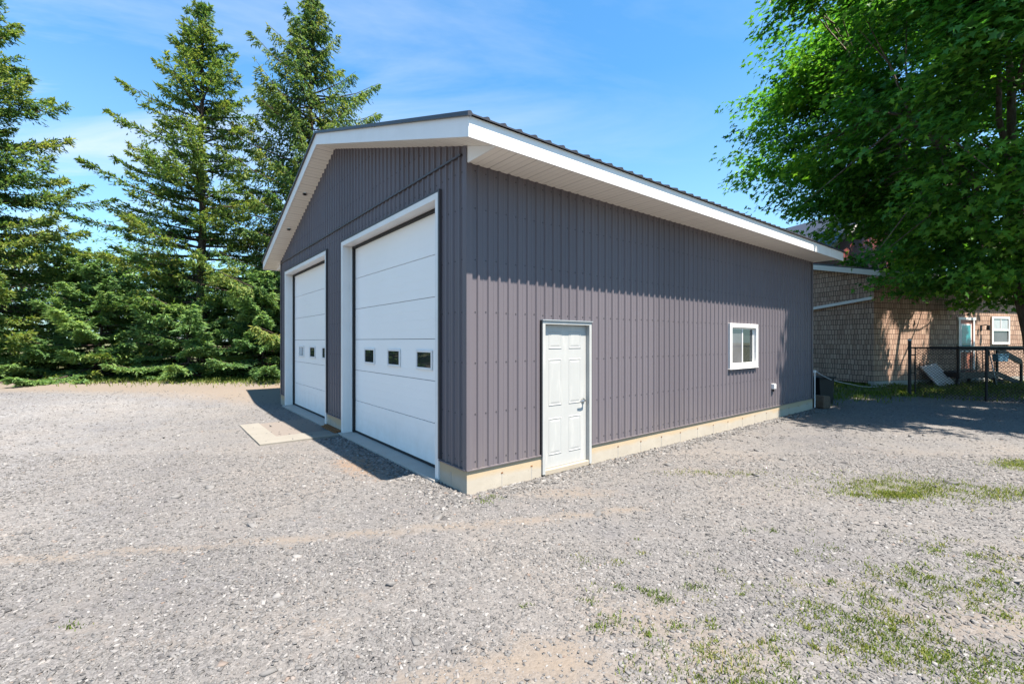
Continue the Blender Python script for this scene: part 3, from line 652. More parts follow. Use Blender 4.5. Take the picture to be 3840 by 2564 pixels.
mb = MB(); mb.box(8.58, 8.68, -0.075, 0.0, 0.725, 0.85, M['white']); mb.box(8.59, 8.67, -0.085, -0.0755, 0.735, 0.835, M['white']); mb.box(8.61, 8.64, -0.05, -0.025, 0.66, 0.7249, M['black']); mb.build('outlet_box', garage, bevel=0.004)
mb = MB(); mb.tube([(GL+0.03, -0.06, 0.05), (GL+0.03, -0.06, 1.02)], 0.013, M['white'], 8); mb.box(GL+0.005, GL+0.055, -0.085, -0.03, 1.0, 1.07, M['white']); mb.build('conduit', garage)

# pad, boards
def from_st(s, t): return GX+s*CS-t*SN, GY+s*SN+t*CS
def mk_pad():
    t = NT('dusty_pad_concrete', 0.88, 0.2); x, y, z = t.xyz()
    n = t.noise(3, 6); c = t.mix(n, (0.165, 0.152, 0.13), (0.215, 0.20, 0.175))
    inner = t.math('MULTIPLY', t.math('GREATER_THAN', t.math('ADD', x, t.math('MULTIPLY', n, 0.1)), -1.07), t.math('GREATER_THAN', y, 5.05))
    t.col(t.mix(t.math('MULTIPLY', inner, 0.85), c, t.mix(t.noise(40, 4), (0.125, 0.105, 0.092), (0.18, 0.153, 0.135)))); t.bump(t.noise(30, 5), 0.4, 0.01); return t.m
mb = MB(); pm = mk_pad(); mb.box(-1.5, -0.104, 4.45, 5.02, -0.2, 0.035, pm); mb.box(-1.5, -1.12, 5.02, 6.85, -0.2, 0.033, pm); mb.box(-1.12, -0.104, 5.02, 6.85, -0.2, 0.016, pm)
pad = mb.build('concrete_pad', bevel=0.006); pad.location = (GX, GY, 0); pad.rotation_euler = (0, 0, GA)
tag(pad, 'pale L shaped concrete pad set in the gravel before the pier between the big doors', 'concrete pad')
mb = MB()
mb.box(-0.16, -0.09, 4.62, 5.5, 0.037, 0.06, M['rust']); mb.box(-0.085, -0.016, 4.60, 5.56, 0.047, 0.075, M['rust'])
bd = mb.build('rusty_board', bevel=0.004); bd.location = (GX, GY, 0); bd.rotation_euler = (0, 0, GA)
tag(bd, 'orange brown rusty board lying at the foot of the pier between the big doors', 'board')
mb = MB(); mb.prism([(-0.17, 0.0), (0.17, 0.0), (0.19, 0.12), (0.15, 0.33), (-0.14, 0.36), (-0.18, 0.2)], 1, -0.16, 0.16, M['lumber'])
st = mb.build('wood_stump', bevel=0.03); x_, y_ = from_st(GL+0.32, -0.12); st.location = (x_, y_, 0.02); st.rotation_euler = (0, 0, 0.5)
tag(st, 'short dark wood stump on the gravel at the rear corner of the garage', 'stump')

# ------------------------------------------------------------------ house
HA = math.atan2(0.292, 0.956); HX, HY, HZ = 13.8, 17.3, 0.15
house = empty('house', (HX, HY, HZ), HA)
tag(house, 'tan shake sided house with red upper gable behind the maple tree', 'house')
# local: x along the front to the right, y away from the viewer
HL, HD, HE = 16.0, 9.0, 4.35
mb = MB()
mb.face([(0, 0, 0.18), (HL, 0, 0.18), (HL, 0, HE), (0, 0, HE)], M['shake'])
RS = 0.24
mb.face([(0, 0, 0.1), (0, HD, 0.1), (0, HD, HE), (0, HD/2, HE+RS*HD/2), (0, 0, HE)], M['shake'])
mb.face([(HL, 0, 0.1), (HL, HD, 0.1), (HL, HD, HE), (HL, HD/2, HE+RS*HD/2), (HL, 0, HE)], M['shake'])
mb.face([(0, HD, 0.1), (HL, HD, 0.1), (HL, HD, HE), (0, HD, HE)], M['shake'])
mb.build('wall', house)
mb = MB(); mb.box(-0.02, HL+0.02, -0.025, 0.2, -0.3, 0.18, M['slab']); mb.build('foundation', house)
mb = MB()
for sg in (0, 1):
    ya, yb = (-0.45, HD/2) if sg == 0 else (HD+0.45, HD/2); za = HE-0.45*RS; zb = HE+RS*HD/2
    mb.prism([(ya, za), (yb, zb), (yb, zb+0.12), (ya, za+0.12)], 0, -0.35, HL+0.35, M['roof'])
rf = mb.build('roof', house)
mb = MB(); za = HE-0.45*RS
mb.box(-0.37, HL+0.37, -0.475, -0.452, za-0.16, za+0.09, M['white'])
for sg in (0, 1):
    ya, yb = (-0.45, HD/2) if sg == 0 else (HD+0.45, HD/2)
    mb.prism([(ya, za-0.12), (yb, HE+RS*HD/2-0.12), (yb, HE+RS*HD/2+0.08), (ya, za+0.08)], 0, -0.375, -0.352, M['white'])
mb.build('fascia', rf)
mb = MB(); mb.box(-0.35, HL+0.35, -0.45, 0.0, za-0.13, za-0.115, M['white']); mb.build('soffit', house)
mb = MB(); mb.prism([(0.0, 3.30), (2.9, 3.02), (2.9, 3.13), (0.0, 3.41)], 0, -0.12, -0.004, M['white']); mb.build('flashing', house)
# red upper storey with a gable towards the viewer
mb = MB(); ux0, ux1, uy0, uy1, uz = 1.6, 9.2, 3.6, 9.4, 5.75
pk = ((ux0+ux1)/2, uz+2.6)
for yv in (uy0, uy1): mb.face([(ux0, yv, 4.4), (ux1, yv, 4.4), (ux1, yv, uz), (pk[0], yv, pk[1]), (ux0, yv, uz)], M['red'])
for xv in (ux0, ux1): mb.face([(xv, uy0, 4.4), (xv, uy1, 4.4), (xv, uy1, uz), (xv, uy0, uz)], M['red'])
up = mb.build('upper_storey', house)
mb = MB(); sl = 2.6/((ux1-ux0)/2)
for sg in (-1, 1):
    xa = ux0-0.35 if sg < 0 else ux1+0.35
    mb.prism([(xa, uz-0.35*sl+0.02), (pk[0], pk[1]+0.02), (pk[0], pk[1]+0.12), (xa, uz-0.35*sl+0.12)], 1, uy0-0.3, uy1+0.3, M['roof'])
    mb.prism([(xa, uz-0.35*sl-0.12), (pk[0], pk[1]-0.12), (pk[0], pk[1]+0.1), (xa, uz-0.35*sl+0.1)], 1, uy0-0.33, uy0-0.302, M['white'])
mb.build('upper_roof', up)
# door and window of the house; floor level of the landing at 0.62
def hv(px_, y=0.0):   # distance along the house front, y metres before it, for a measured direction
    r = (px_-1174)/1040; return (r*(HY+y*math.cos(HA))-HX+y*math.sin(HA))/(math.cos(HA)-r*math.sin(HA))
dx0, dx1 = hv(2196), hv(2232); dz0, dz1 = 0.55, 2.68
mb = MB()
mb.box(dx0, dx0+0.09, -0.05, 0.02, dz0, dz1-0.09, M['white']); mb.box(dx1-0.09, dx1, -0.05, 0.02, dz0, dz1-0.09, M['white']); mb.box(dx0-0.06, dx1+0.06, -0.06, 0.02, dz1-0.0895, dz1+0.02, M['white'])
mb.box(dx0+0.0905, dx1-0.0905, -0.012, 0.02, dz0+0.02, dz1-0.09, M['brown_door'])
hd = mb.build('door', house)
mb = MB(); gx0, gx1 = dx0+0.22, dx1-0.22
mb.box(gx0-0.06, gx1+0.06, -0.022, -0.0125, dz0+0.72, dz1-0.25, M['white']); mb.build('glazing_frame', hd)
mb = MB(); mb.box(gx0, gx1, -0.026, -0.0225, dz0+0.78, dz1-0.31, M['glass_teal']); mb.build('pane', hd)
mb = MB(); mb.tube([(dx1-0.15, -0.012, dz0+0.95), (dx1-0.15, -0.07, dz0+0.95)], 0.03, M['metal'], 8); mb.build('door_handle', hd)
wx0, wx1 = hv(2271), hv(2312); wz0, wz1 = 1.58, 2.76
mb = MB(); f = 0.09
for (p, q, c, d) in ((wx0, wx1, wz0, wz0+f), (wx0, wx1, wz1-f, wz1), (wx0, wx0+f, wz0+f, wz1-f), (wx1-f, wx1, wz0+f, wz1-f), (wx0+f, wx1-f, 2.15, 2.215)): mb.box(p, q, -0.06, 0.0, c, d, M['white'])
hw = mb.build('window', house)
mb = MB(); mb.box(wx0+f, wx1-f, -0.03, -0.024, wz0+f, 2.15, M['glass_grey']); mb.box(wx0+f, wx1-f, -0.036, -0.03, 2.215, wz1-f, M['glass_pale']); mb.build('pane', hw)
mb = MB(); mb.box((wx0+wx1)/2-0.02, (wx0+wx1)/2+0.02, -0.05, -0.0365, 2.216, wz1-f-0.001, M['white']); mb.build('muntin', hw)
lx = hv(2249); mb = MB(); mb.box(lx-0.05, lx+0.05, -0.02, 0.0, 2.15, 2.38, M['black_metal']); mb.tube([(lx, -0.02, 2.36), (lx+0.05, -0.14, 2.4), (lx+0.1, -0.2, 2.36)], 0.018, M['black_metal'], 6); mb.tube([(lx+0.1, -0.2, 2.36), (lx+0.1, -0.2, 2.18)], [0.05, 0.07], M['black_metal'], 8); mb.build('wall_lamp', house)

# deck with stairs
deck = empty('porch_deck', (HX, HY, HZ), HA); tag(deck, 'black railed porch landing with steps at the house door', 'porch')
q0, q1 = hv(2200, -1.0), hv(2290, -1.0); fl = 0.52
mb = MB()
for i in range(6): mb.box(q0, q1, -0.950+i*0.158, -0.950+i*0.158+0.15, fl-0.035, fl, M['black_metal'])
mb.box(q0, q1, -1.000, -0.952, fl-0.24, fl+0.002, M['black_metal']); mb.box(q0-0.002, q0+0.04, -0.950, -0.03, fl-0.2, fl-0.036, M['black_metal']); mb.box(q1-0.04, q1+0.002, -0.950, -0.03, fl-0.2, fl-0.036, M['black_metal'])
mb.build('platform', deck)
for x in (q0+0.05, q1-0.05):
    for y in (-0.920, -0.1):
        mb = MB(); mb.box(x-0.045, x+0.045, y-0.045, y+0.045, -0.3, fl-0.036, M['black_metal']); mb.build('leg', deck)
q2 = hv(2345, -1.0)
mb = MB()
rt = fl+0.95
mb.box(q0, q2+0.4, -0.990, -0.910, rt-0.12, rt+0.05, M['black_metal']); mb.box(q0, q0+0.06, -0.910, -0.04, rt-0.06, rt+0.03, M['black_metal'])
mb.box(q0, q1, -0.970, -0.930, fl+0.08, fl+0.11, M['black_metal'])
x = q0
while x < q1+0.01: mb.box(x-0.01, x+0.01, -0.960, -0.940, fl, rt-0.05, M['black_metal']); x += 0.36
for x in (q0+0.03, q1): mb.box(x-0.035, x+0.035, -0.985, -0.915, fl, rt, M['black_metal'])
mb.prism([(q1, rt-0.2), (q2, rt-0.72), (q2, rt-0.5), (q1, rt+0.03)], 1, -0.990, -0.920, M['black_metal'])
mb.box(q2-0.035, q2+0.035, -0.990, -0.920, -0.2, rt-0.6, M['black_metal'])
mb.build('railing', deck)
mb = MB()
mb.prism([(q1, fl-0.2), (q2, -0.12), (q2, 0.06), (q1, fl)], 1, -0.990, -0.940, M['black_metal']); mb.prism([(q1, fl-0.2), (q2, -0.12), (q2, 0.06), (q1, fl)], 1, -0.5, -0.45, M['black_metal'])
for i in range(3): mb.box(q1+0.06+i*0.38, q1+0.36+i*0.38, -0.938, -0.502, fl-0.17*(i+1)-0.03, fl-0.17*(i+1), M['black_metal'])
mb.build('stairs', deck)
def hloc(x, y): return HX+x*math.cos(HA)-y*math.sin(HA), HY+x*math.sin(HA)+y*math.cos(HA)
# leaning board, box on the railing, leaning pole
x_, y_ = hloc(hv(2163, -0.6), -0.6); gz = float(ground_z(x_, y_))
mb = MB(); mb.box(-0.3, 0.3, -0.02, 0.02, 0.0, 0.98, M['grey_board']); mb.box(-0.32, -0.3, -0.035, 0.035, 0, 1.0, M['white']); mb.box(0.3, 0.32, -0.035, 0.035, 0, 1.0, M['white'])
o = mb.build('leaning_board', bevel=0.006); o.location = (x_, y_-0.15, gz+0.01); o.rotation_euler = (R(-38), R(-12), HA-0.25); tag(o, 'pale grey board leaning towards the house wall beside the porch', 'board')
mb = MB(); mb.prism([(-0.3, 0.0), (0.3, 0.0), (0.34, 0.26), (-0.34, 0.26)], 1, -0.14, 0.04, M['blue']); mb.box(-0.36, 0.36, -0.16, 0.05, 0.261, 0.29, M['blue'])
o = mb.build('planter_box', bevel=0.01); x2, y2 = hloc(hv(2290, -1.06), -1.06); o.location = (x2, y2, HZ+fl+0.40); o.rotation_euler = (0, 0, HA); tag(o, 'pale blue plastic box hung on the black porch railing', 'box')
x_, y_ = hloc(hv(2286, -1.35), -1.35); mb = MB(); mb.tube([(0, 0, 0), (-0.06, 0.22, 1.25)], 0.018, M['galv'], 8); mb.tube([(-0.06, 0.22, 1.25), (-0.066, 0.24, 1.33)], 0.026, M['black_metal'], 8)
o = mb.build('metal_pole', smooth=True); o.location = (x_, y_, float(ground_z(x_, y_))); tag(o, 'thin grey metal pole leaning on the porch railing', 'pole')
# dark boxy object, not identified, behind the garage corner + hose
x_, y_ = from_st(GL+1.3, 0.3); mb = MB()
mb.prism([(-0.28, 0.0), (0.28, 0.0), (0.34, 0.75), (-0.34, 0.75)], 1, -0.3, 0.3, M['black_metal']); mb.box(-0.37, 0.37, -0.33, 0.33, 0.751, 0.80, M['black_metal'])
o = mb.build('dark_object', bevel=0.015); o.location = (x_, y_, 0.02); o.rotation_euler = (0, 0, 0.4); tag(o, 'dark boxy object behind the rear corner of the garage', 'bin')
x0_, y0_ = from_st(GL+0.06, -0.05); x1_, y1_ = hloc(0.6, -0.12)
mb = MB(); pts = []
for i in range(13):
    k = i/12; xx_ = x0_+(x1_-x0_)*k; yy_ = y0_+(y1_-y0_)*k; pts.append((xx_, yy_, max(1.03*(1-k)**2.2, 0.0)+float(ground_z(xx_, yy_))+0.03))
mb.tube(pts, 0.008, M['grey_board'], 6); o = mb.build('cable', smooth=True); tag(o, 'grey cable sagging from the garage corner to the house', 'cable')

# chain link fence
P1 = np.array([12.45, 14.2]); P2 = np.array([13.6, 13.0]); dF = (P2-P1)/np.linalg.norm(P2-P1); FL = np.linalg.norm(P2-P1)
fence = empty('chain_link_fence', (P1[0], P1[1], 0.0), math.atan2(dF[1], dF[0])); tag(fence, 'black chain link fence with gate posts in front of the brown house', 'fence')
FZ = [float(ground_z(*(P1+dF*u))) for u in (0, FL, 2*FL, 3*FL)]
fz = 0.08; FT = fz+1.58
for i in range(4):
    mb = MB(); r = 0.06 if i == 0 else 0.045; tp = 1.80 if i == 0 else 1.62
    mb.tube([(i*FL, 0, -0.3), (i*FL, 0, fz+tp)], r*0.75, M['black_metal'], 12); po = mb.build('post', fence, smooth=False)
    if i == 0:
        mb = MB(); mb.tube([(0, 0, fz+tp), (0, 0, fz+tp+0.03), (0, 0, fz+tp+0.07)], [0.05, 0.05, 0.012], M['galv'], 12); mb.build('post_cap', po)
mb = MB(); mb.tube([(0, 0, FT), (3*FL, 0, FT)], 0.025, M['black_metal'], 8); mb.build('top_rail', fence)
mb = MB(); gp = 0.13; mb.tube([(gp, 0, fz+0.1), (gp, 0, FT)], 0.018, M['black_metal'], 8)
for z in (0.25, 0.8, 1.35): mb.tube([(0, 0, fz+z), (gp, 0, fz+z)], 0.016, M['black_metal'], 6)
mb.build('gate_pole', fence)
mb = MB(); step = 0.085; z0, z1 = fz+0.04, FT; h = z1-z0; wr = 0.0055
u = gp-h
while u < 3*FL:
    for sg in (1, -1):
        a0, a1 = (u, z0), (u+h, z1)
        if sg < 0: a0, a1 = (u, z1), (u+h, z0)
        ua, ub = max(a0[0], gp), min(a1[0], 3*FL)
        if ub > ua:
            f0, f1 = (ua-u)/h, (ub-u)/h; zA = a0[1]+(a1[1]-a0[1])*f0; zB = a0[1]+(a1[1]-a0[1])*f1
            mb.tube([(ua, sg*0.003, zA), (ub, sg*0.003, zB)], wr, M['black_metal'], 4, cap=False)
    u += step
mb.build('mesh_fabric', fence)

# ------------------------------------------------------------------ trees
def tuft_mesh(name, B, D, L, Wd, tint, mat, parent):
    """narrow crossed rhombs: B base, D dir, L length"""
    N = len(B); D = nrm(D); r = nrm(np.cross(D, RNG.normal(0, 0.45, (N, 3))+np.array((0, 0, 1.0)))); u = np.cross(D, r)
    T = B+D*L[:, None]; Mi = B+D*(L*0.45)[:, None]; w = Wd[:, None]
    V = np.stack([B, Mi+r*w, T, Mi-r*w, Mi+u*w*0.6, Mi-u*w*0.6], 1)
    return np_mesh(name, V.reshape(-1, 3), 6, [(0, 1, 2, 3), (0, 4, 2, 5)], N, mat, parent, {'tint': np.repeat(tint, 6)})
def spruce(x, y, H, Rb, label, group, seed, mat='needle', droop=0.25, z0=0.6, power=0.85, dens=1.0, hang=0.4, whorl=0.42, trunk_r=0.24, name='spruce_tree', gap=0.15, flat=False):
    rng = np.random.default_rng(seed); gz = float(ground_z(x, y))
    root = empty(name, (x, y, gz), rng.uniform(0, 6.28)); tag(root, label, 'tree', group)
    tb = MB(); n = 14
    tb.tube([(0.04*math.sin(i*1.3), 0.04*math.cos(i*0.9), -0.2+(H+0.15)*i/n) for i in range(n+1)], [max(0.012, trunk_r*(1-i/n)**0.9) for i in range(n+1)], M['bark_spruce'], 9)
    Bs, Ds, Ls, Ws, Ts = [], [], [], [], []
    z = z0
    while z < H-0.12:
        f = (z-z0)/(H-z0)
        nb = int(rng.integers(5, 9)) if f < 0.9 else 5
        a0 = rng.uniform(0, 6.28)
        Rz = Rb*(1-f)**power*(0.85+0.3*rng.random())
        for k in range(nb):
            if rng.random() < gap and f < 0.95: continue
            az = a0+k*2*math.pi/nb+rng.normal(0, 0.2); L = max(0.12, Rz*rng.choice([rng.uniform(0.35, 0.7), rng.uniform(0.65, 1.0), rng.uniform(0.95, 1.3)], p=[0.3, 0.45, 0.25])); rise = (0.75*f+0.02)*L*0.7+rng.normal(0, 0.06)
            ca, sa = math.cos(az), math.sin(az); zb = z+rng.uniform(-0.15, 0.15)
            us = np.linspace(0, 1, 7)
            zz = zb + rise*us - droop*L*(1-f*0.6)*(us**1.3) + droop*L*0.75*us**3
            pts = np.stack([ca*L*us, sa*L*us, zz], -1)
            tb.tube(pts[:-1:2].tolist()+[pts[-1].tolist()], [0.02+0.012*L, 0.014+0.007*L, 0.01+0.003*L, 0.005][:len(pts[:-1:2])+1], M['bark_spruce'], 4, cap=False)
            bt = np.clip(rng.normal(0.45, 0.2), 0, 1)
            m = int(max(8, L/0.045*dens)); u = rng.uniform(0.12 if L > 1 else 0.0, 1, m)**0.8
            p = np.stack([np.interp(u, us, pts[:, i]) for i in range(3)], -1)
            tw = (0.16+0.42*np.minimum(L, 2.2)*0.5*np.sin(np.pi*np.clip(u*0.88+0.10, 0, 1)))*rng.uniform(0.5, 1.15, m)
            sg = rng.choice([-1, 1], m); fwd = np.array([ca, sa, 0]); lat = np.array([-sa, ca, 0])
            td = nrm(fwd*0.75 + lat*sg[:, None]*rng.uniform(0.4, 1.0, (m, 1)) + np.array([0, 0, 1.0])*rng.normal(0.05-0.55*hang, 0.10 if flat else 0.27, (m, 1)))
            q = 7
            w = (np.arange(q)/q)[None, :]+rng.uniform(0, 0.14, (m, q))
            pos = p[:, None, :]+td[:, None, :]*(w*tw[:, None])[..., None]; pos[..., 2] -= hang*0.5*(w*tw[:, None])**1.4
            dr = td[:, None, :]*0.8 + rng.normal(0, 1, (m, q, 3))*(np.array((0.4, 0.4, 0.22)) if flat else 0.42) + np.array([0, 0, 0.06-0.45*hang])
            Bs.append(pos.reshape(-1, 3)); Ds.append(dr.reshape(-1, 3)); nn = m*q
            Ls.append(rng.uniform(0.11, 0.23, nn)); Ws.append(rng.uniform(0.020, 0.036, nn))
            Ts.append(np.clip(bt + 0.3*(np.repeat(u, q)-0.6)+rng.normal(0, 0.1, nn), 0, 1))
        z += whorl*(0.75+0.5*rng.random())*(1.0-0.45*f)
    tb.build('trunk', root, smooth=True)
    B = np.concatenate(Bs); tuft_mesh('crown', B, np.concatenate(Ds), np.concatenate(Ls), np.concatenate(Ws), np.concatenate(Ts), M[mat], root)
    return len(B)
cnt = 0
SG = 'spruces along the edge of the gravel'
cnt += spruce(-14.3, 20.9, 17.2, 5.4, 'tall olive green spruce with ragged upswept limbs, middle of the three big spruces', SG, 3, 'needle', 0.2, 1.3, 0.84, 1.0, 0.12, 0.5, name='spruce_tree', gap=0.2)
cnt += spruce(-21.6, 18.2, 16.4, 5.0, 'broad spruce cut by the left edge of the photo', SG, 11, 'needle', 0.25, 0.5, 0.72, 1.0, 0.2, 0.45)
cnt += spruce(-9.9, 22.4, 18.6, 5.7, 'dark spruce with drooping twigs rising behind the garage roof', SG, 21, 'needle', 0.3, 1.0, 0.72, 1.0, 0.95, 0.46)
YG = 'young spruces below the tall ones'
cnt += spruce(-17.6, 19.4, 5.0, 3.3, 'low bushy spruce between the two left tall spruces', YG, 31, 'needle_blue', 0.34, 0.2, 0.8, 2.1, 0.24, 0.4, 0.07, 'young_spruce', 0.12, True)
cnt += spruce(-10.8, 19.7, 4.6, 3.0, 'low bushy spruce nearest the garage corner', YG, 32, 'needle_blue', 0.34, 0.2, 0.8, 2.1, 0.24, 0.4, 0.07, 'young_spruce', 0.12, True)
cnt += spruce(-13.6, 19.0, 3.2, 3.4, 'spreading low spruce in front of the middle tall spruce', YG, 33, 'needle_blue', 0.36, 0.2, 0.7, 2.1, 0.24, 0.4, 0.06, 'young_spruce', 0.12, True)
cnt += spruce(-21.0, 17.2, 3.4, 2.9, 'low bushy spruce at the left edge of the photo', YG, 34, 'needle_blue', 0.34, 0.2, 0.7, 2.1, 0.24, 0.4, 0.06, 'young_spruce', 0.12, True)
cnt += spruce(-16.4, 22.0, 5.5, 3.2, 'low bushy spruce standing behind the trunk of the middle tall spruce', YG, 35, 'needle_blue', 0.34, 0.2, 0.8, 1.6, 0.24, 0.45, 0.07, 'young_spruce', 0.12, True)
cnt += spruce(-20.5, 21.0, 6.0, 3.4, 'low bushy spruce in the gap behind the leftmost spruces', YG, 36, 'needle_blue', 0.34, 0.2, 0.8, 1.6, 0.24, 0.45, 0.07, 'young_spruce', 0.12, True)
cnt += spruce(-11.8, 22.6, 5.5, 3.2, 'low bushy spruce in the shade before the drooping spruce', YG, 37, 'needle_blue', 0.34, 0.2, 0.8, 1.6, 0.24, 0.45, 0.07, 'young_spruce', 0.12, True)
print('spruce tufts', cnt)

LEAF = np.array([(0, 0, 0), (0, 1, -0.06), (0.30, -0.10, 0.05), (0.24, 0.20, 0.05), (0.58, 0.42, 0.08), (0.20, 0.50, 0.04), (-0.30, -0.10, 0.05), (-0.24, 0.20, 0.05), (-0.58, 0.42, 0.08), (-0.20, 0.50, 0.04)])
LEAF_F = [(0, 2, 3, 4, 5, 1), (1, 9, 8, 7, 6, 0)]
def leaf_mesh(name, P, Nn, A, sz, tint, mat, parent):
    N = len(P); Nn = nrm(Nn); Ax = nrm(A-Nn*np.sum(A*Nn, -1, keepdims=True)); Sx = np.cross(Ax, Nn)
    V = P[:, None, :] + (LEAF[None, :, 0:1]*Sx[:, None, :] + LEAF[None, :, 1:2]*Ax[:, None, :] + LEAF[None, :, 2:3]*Nn[:, None, :])*sz[:, None, None]
    return np_mesh(name, V.reshape(-1, 3), 10, LEAF_F, N, mat, parent, {'tint': np.repeat(tint, 10)})
def broadleaf(name, x, y, label, group, seed, cen, rad, H0, ncl, nleaf, sz, mat, bark, trunk_r, limbs, lean=(0, 0), zmin=2.2, shell=0.45, forbid=None, fork=None, boughs=0, extra=None):
    rng = np.random.default_rng(seed); gz = float(ground_z(x, y)); root = empty(name, (x, y, gz)); tag(root, label, 'tree', group)
    cen = np.array(cen, float); rad = np.array(rad, float)
    fk = np.array(fork if fork is not None else (lean[0], lean[1], H0))
    tb = MB()
    tb.tube([(0, 0, -0.3), (0, 0, 0.05), (fk[0]*0.12, fk[1]*0.12, 0.5), (fk[0]*0.4, fk[1]*0.4, fk[2]*0.5), tuple(fk)], [trunk_r*1.7, trunk_r*1.45, trunk_r*1.05, trunk_r*0.9, trunk_r*0.8], bark, 14)
    # main limbs
    nodes = []
    for (dx, dy, dz, rr) in limbs:
        end = cen + rad*np.array((dx, dy, dz))*0.72; mid = fk*0.5+end*0.5 + np.array((0, 0, 0.06*np.linalg.norm(end-fk)))+rng.normal(0, 0.25, 3)
        c1 = fk*0.75+end*0.25+rng.normal(0, 0.15, 3); c3 = fk*0.22+end*0.78+rng.normal(0, 0.3, 3)
        path = np.array([fk, c1, mid, c3, end]); tb.tube(path.tolist(), [rr, rr*0.8, rr*0.6, rr*0.38, rr*0.14], bark, 8)
        for k in np.linspace(0.2, 1, 14): nodes.append([np.interp(k, np.linspace(0, 1, 5), path[:, i]) for i in range(3)])
    nodes = np.array(nodes)
    # cluster centres in a lumpy shell
    d = nrm(rng.normal(0, 1, (ncl*3, 3))); lump = 1+0.12*np.sin(d[:, 0]*5+seed)*np.sin(d[:, 2]*6+1)+0.09*np.sin(d[:, 1]*8+d[:, 2]*5)
    rr = (shell+(1-shell)*rng.random(ncl*3)**0.55)*lump; C = cen+d*rad*rr[:, None]
    if boughs:
        bc = C[:boughs]; bi = rng.integers(0, boughs, ncl*3); C = bc[bi]+rng.normal(0, 1, (ncl*3, 3))*np.array((0.62, 0.62, 0.34)); bt_ = np.clip(rng.normal(0.42, 0.24, boughs), 0, 1)
    if forbid is not None: C = C[~forbid(C)]
    C = C[C[:, 2] > zmin+rng.normal(0, 0.3, len(C))][:ncl]
    if extra is not None: C = np.concatenate([C, extra])
    # twigs to the clusters
    sub = rng.choice(len(C), min(len(C), 520), replace=False)
    for i in sub:
        k = int(np.argmin(np.sum((nodes-C[i])**2, -1))); a = nodes[k]; m = a*0.5+C[i]*0.5+rng.normal(0, 0.12, 3)
        tb.tube([a.tolist(), m.tolist(), C[i].tolist()], [0.035, 0.02, 0.007], bark, 4, cap=False)
    tb.build('trunk', root, smooth=True)
    nc = len(C); out = nrm((C-cen)/rad); ct = np.clip(0.46+0.34*np.sin(C[:, 0]*1.9+seed)*np.sin(C[:, 1]*1.7+C[:, 2]*2.1)+rng.normal(0, 0.14, nc), 0, 1)
    k = rng.poisson(nleaf, nc); ci = np.repeat(np.arange(nc), k); n = len(ci)
    off = np.clip(rng.normal(0, 1, (n, 3)), -1.8, 1.8)*np.array((0.27, 0.27, 0.12)); fall = np.hypot(off[:, 0], off[:, 1]); off[:, 2] -= 0.35*fall**2
    off += out[ci]*0.0
    P = C[ci]+off
    hd = nrm(np.stack([off[:, 0], off[:, 1], -0.25*np.ones(n)], -1)+out[ci]*0.4+rng.normal(0, 0.35, (n, 3)))
    Nn = np.array((0, 0, 1.0))+out[ci]*0.5+rng.normal(0, 0.42, (n, 3))
    leaf_mesh('crown', P, Nn, hd+np.array((0, 0, -0.35)), sz*rng.uniform(0.65, 1.2, n), np.clip(ct[ci]+rng.normal(0, 0.1, n), 0, 1), mat, root)
    return n
MX, MY = 17.45, 14.9
def forbid_maple(C):
    x = C[:, 0]+MX; y = C[:, 1]+MY; z = C[:, 2]+0.1; s, t = to_st(x, y)
    inside = (t > -1.1) & (s < GL+0.9) & (z < 6.8)
    # keep the view under the crown to the house open, as seen in the photo
    low = (z < 3.0) | (y < 6.6) | ((z < 4.6) & (y < 10.5)) | ((z < 3.4) & (x > 13.2) & (x < 16.2))
    # open towards the sunny part of the garage wall, the drive and the house front
    h = np.maximum(-t, 0)/0.444; zh = z-h; sh = s-0.04*h; sg_ = s-0.04*z; tg_ = t+0.444*z
    nz = 0.35*np.sin(z*2.3+s)
    wall = (t < 0) & (tg_ > 0) & (sh < 9.55+nz) & (zh < 5.0)
    drive = (t < 0) & (tg_ <= 0) & (sg_ < 8.2+nz+0.12*np.minimum(-tg_, 6))
    hx = (x-HX)*math.cos(HA)+(y-HY)*math.sin(HA); hy = -(x-HX)*math.sin(HA)+(y-HY)*math.cos(HA)
    sx_, sy_ = 0.307*math.cos(HA)-0.323*math.sin(HA), -0.307*math.sin(HA)-0.323*math.cos(HA)
    hh = hy/sy_; zw = z-0.15-hh; xw = hx-sx_*hh
    wob = 0.25*np.sin(zw*3.1)
    patch = ((xw > hv(2000)+wob+0.45*zw) & (xw < hv(2150)+wob)) | (xw > hv(2205)+wob)
    gx_ = x-0.307*z; gy_ = y+0.323*z; dap = (np.sin(gx_*1.9+0.6*np.sin(gy_*1.1))*np.sin(gy_*2.3+gx_*0.7) > 0.18)
    hf = (hy < 0) & (zw > -0.3) & (zw < 3.6) & patch
    return inside | low | wall | drive | hf | (dap & ((tg_ < -0.2) | (sg_ > 11.5)))
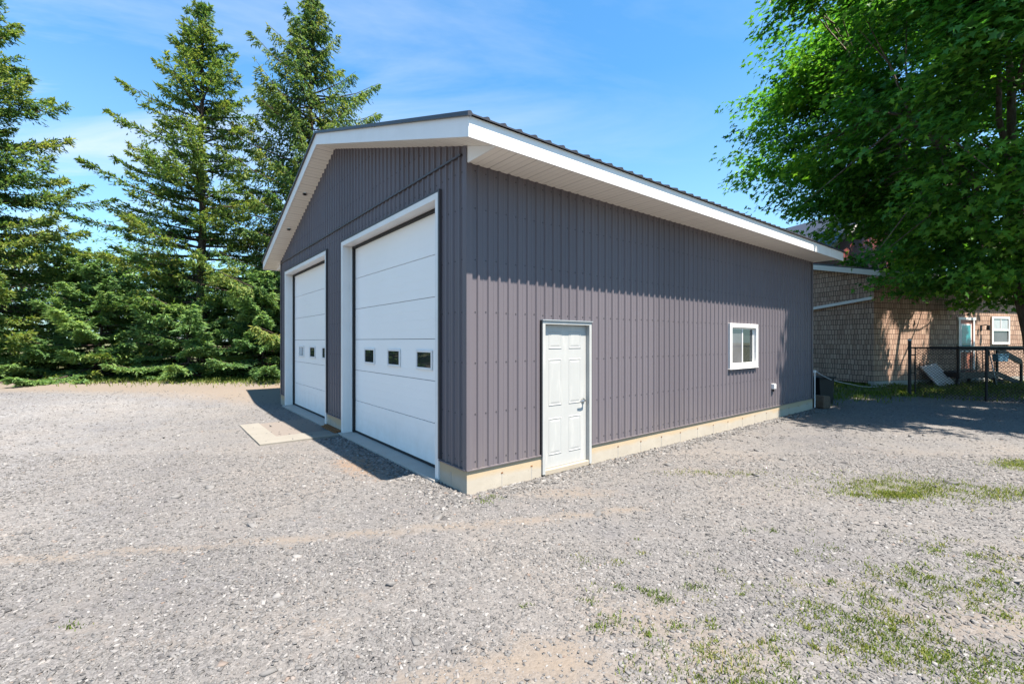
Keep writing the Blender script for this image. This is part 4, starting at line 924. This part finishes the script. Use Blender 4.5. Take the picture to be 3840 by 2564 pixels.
limbs = [(-0.95, -0.1, -0.2, 0.13), (-0.75, -0.5, 0.2, 0.12), (-0.6, 0.45, 0.1, 0.11), (-0.3, -0.8, -0.1, 0.12), (0.1, -0.9, 0.25, 0.11), (0.7, -0.5, 0.0, 0.12), (0.8, 0.3, 0.2, 0.11), (0.1, 0.8, 0.1, 0.11), (-0.35, 0.1, 0.85, 0.16), (0.25, -0.1, 0.95, 0.15), (-0.6, -0.2, 0.6, 0.12), (-0.55, -0.75, -0.25, 0.10), (-0.9, 0.3, 0.35, 0.1)]
es = RNG.uniform(10.0, 12.6, 420); ez = RNG.uniform(0.3, 3.2, 420); eu = RNG.uniform(2.6, 5.2, 420)   # boughs reaching over the rear corner of the garage
ex, ey = GX+es*CS+0.307*(ez*0+eu/0.444), GY+es*SN-0.323*(eu/0.444)
extra = np.stack([ex-MX, ey-MY, ez+eu/0.444], -1); extra = extra[~forbid_maple(extra)]
nl = broadleaf('maple_tree', MX, MY, 'large dark green maple tree with low spreading branches beside the house', None, 5, (-1.4, -1.9, 8.9), (7.5, 7.9, 7.2), 3.9, 6000, 31, 0.178, M['leaf_maple'], M['bark_maple'], 0.30, limbs, zmin=2.4, forbid=forbid_maple, fork=(-0.95, -0.15, 3.9), boughs=420, extra=extra)
print('maple leaves', nl)
bl = [(-0.6, 0, 0.2, 0.1), (0.6, 0, 0.2, 0.1), (0, 0.6, 0.3, 0.1), (0, -0.6, 0.3, 0.1), (0, 0, 0.9, 0.1)]
BG = 'leafy trees beyond the spruces'
for i, (x, y, h, r, lab) in enumerate(((-25.5, 31.0, 8.5, 4.2, 'bright green leafy tree showing between the two left tall spruces'), (-18.0, 33, 8.0, 4.2, 'bright green leafy tree behind the middle tall spruce'), (-35, 30, 9, 5, 'bright green leafy tree behind the spruce at the left edge'), (-9.5, 33, 7.5, 4, 'bright green leafy tree behind the dark drooping spruce'))):
    broadleaf('leafy_tree', x, y, lab, BG, 50+i, (0, 0, h*0.52), (r, r, h*0.5), 1.6, 420, 26, 0.22, M['leaf_bright'], M['bark_maple'], 0.2, bl, zmin=0.5, shell=0.4)
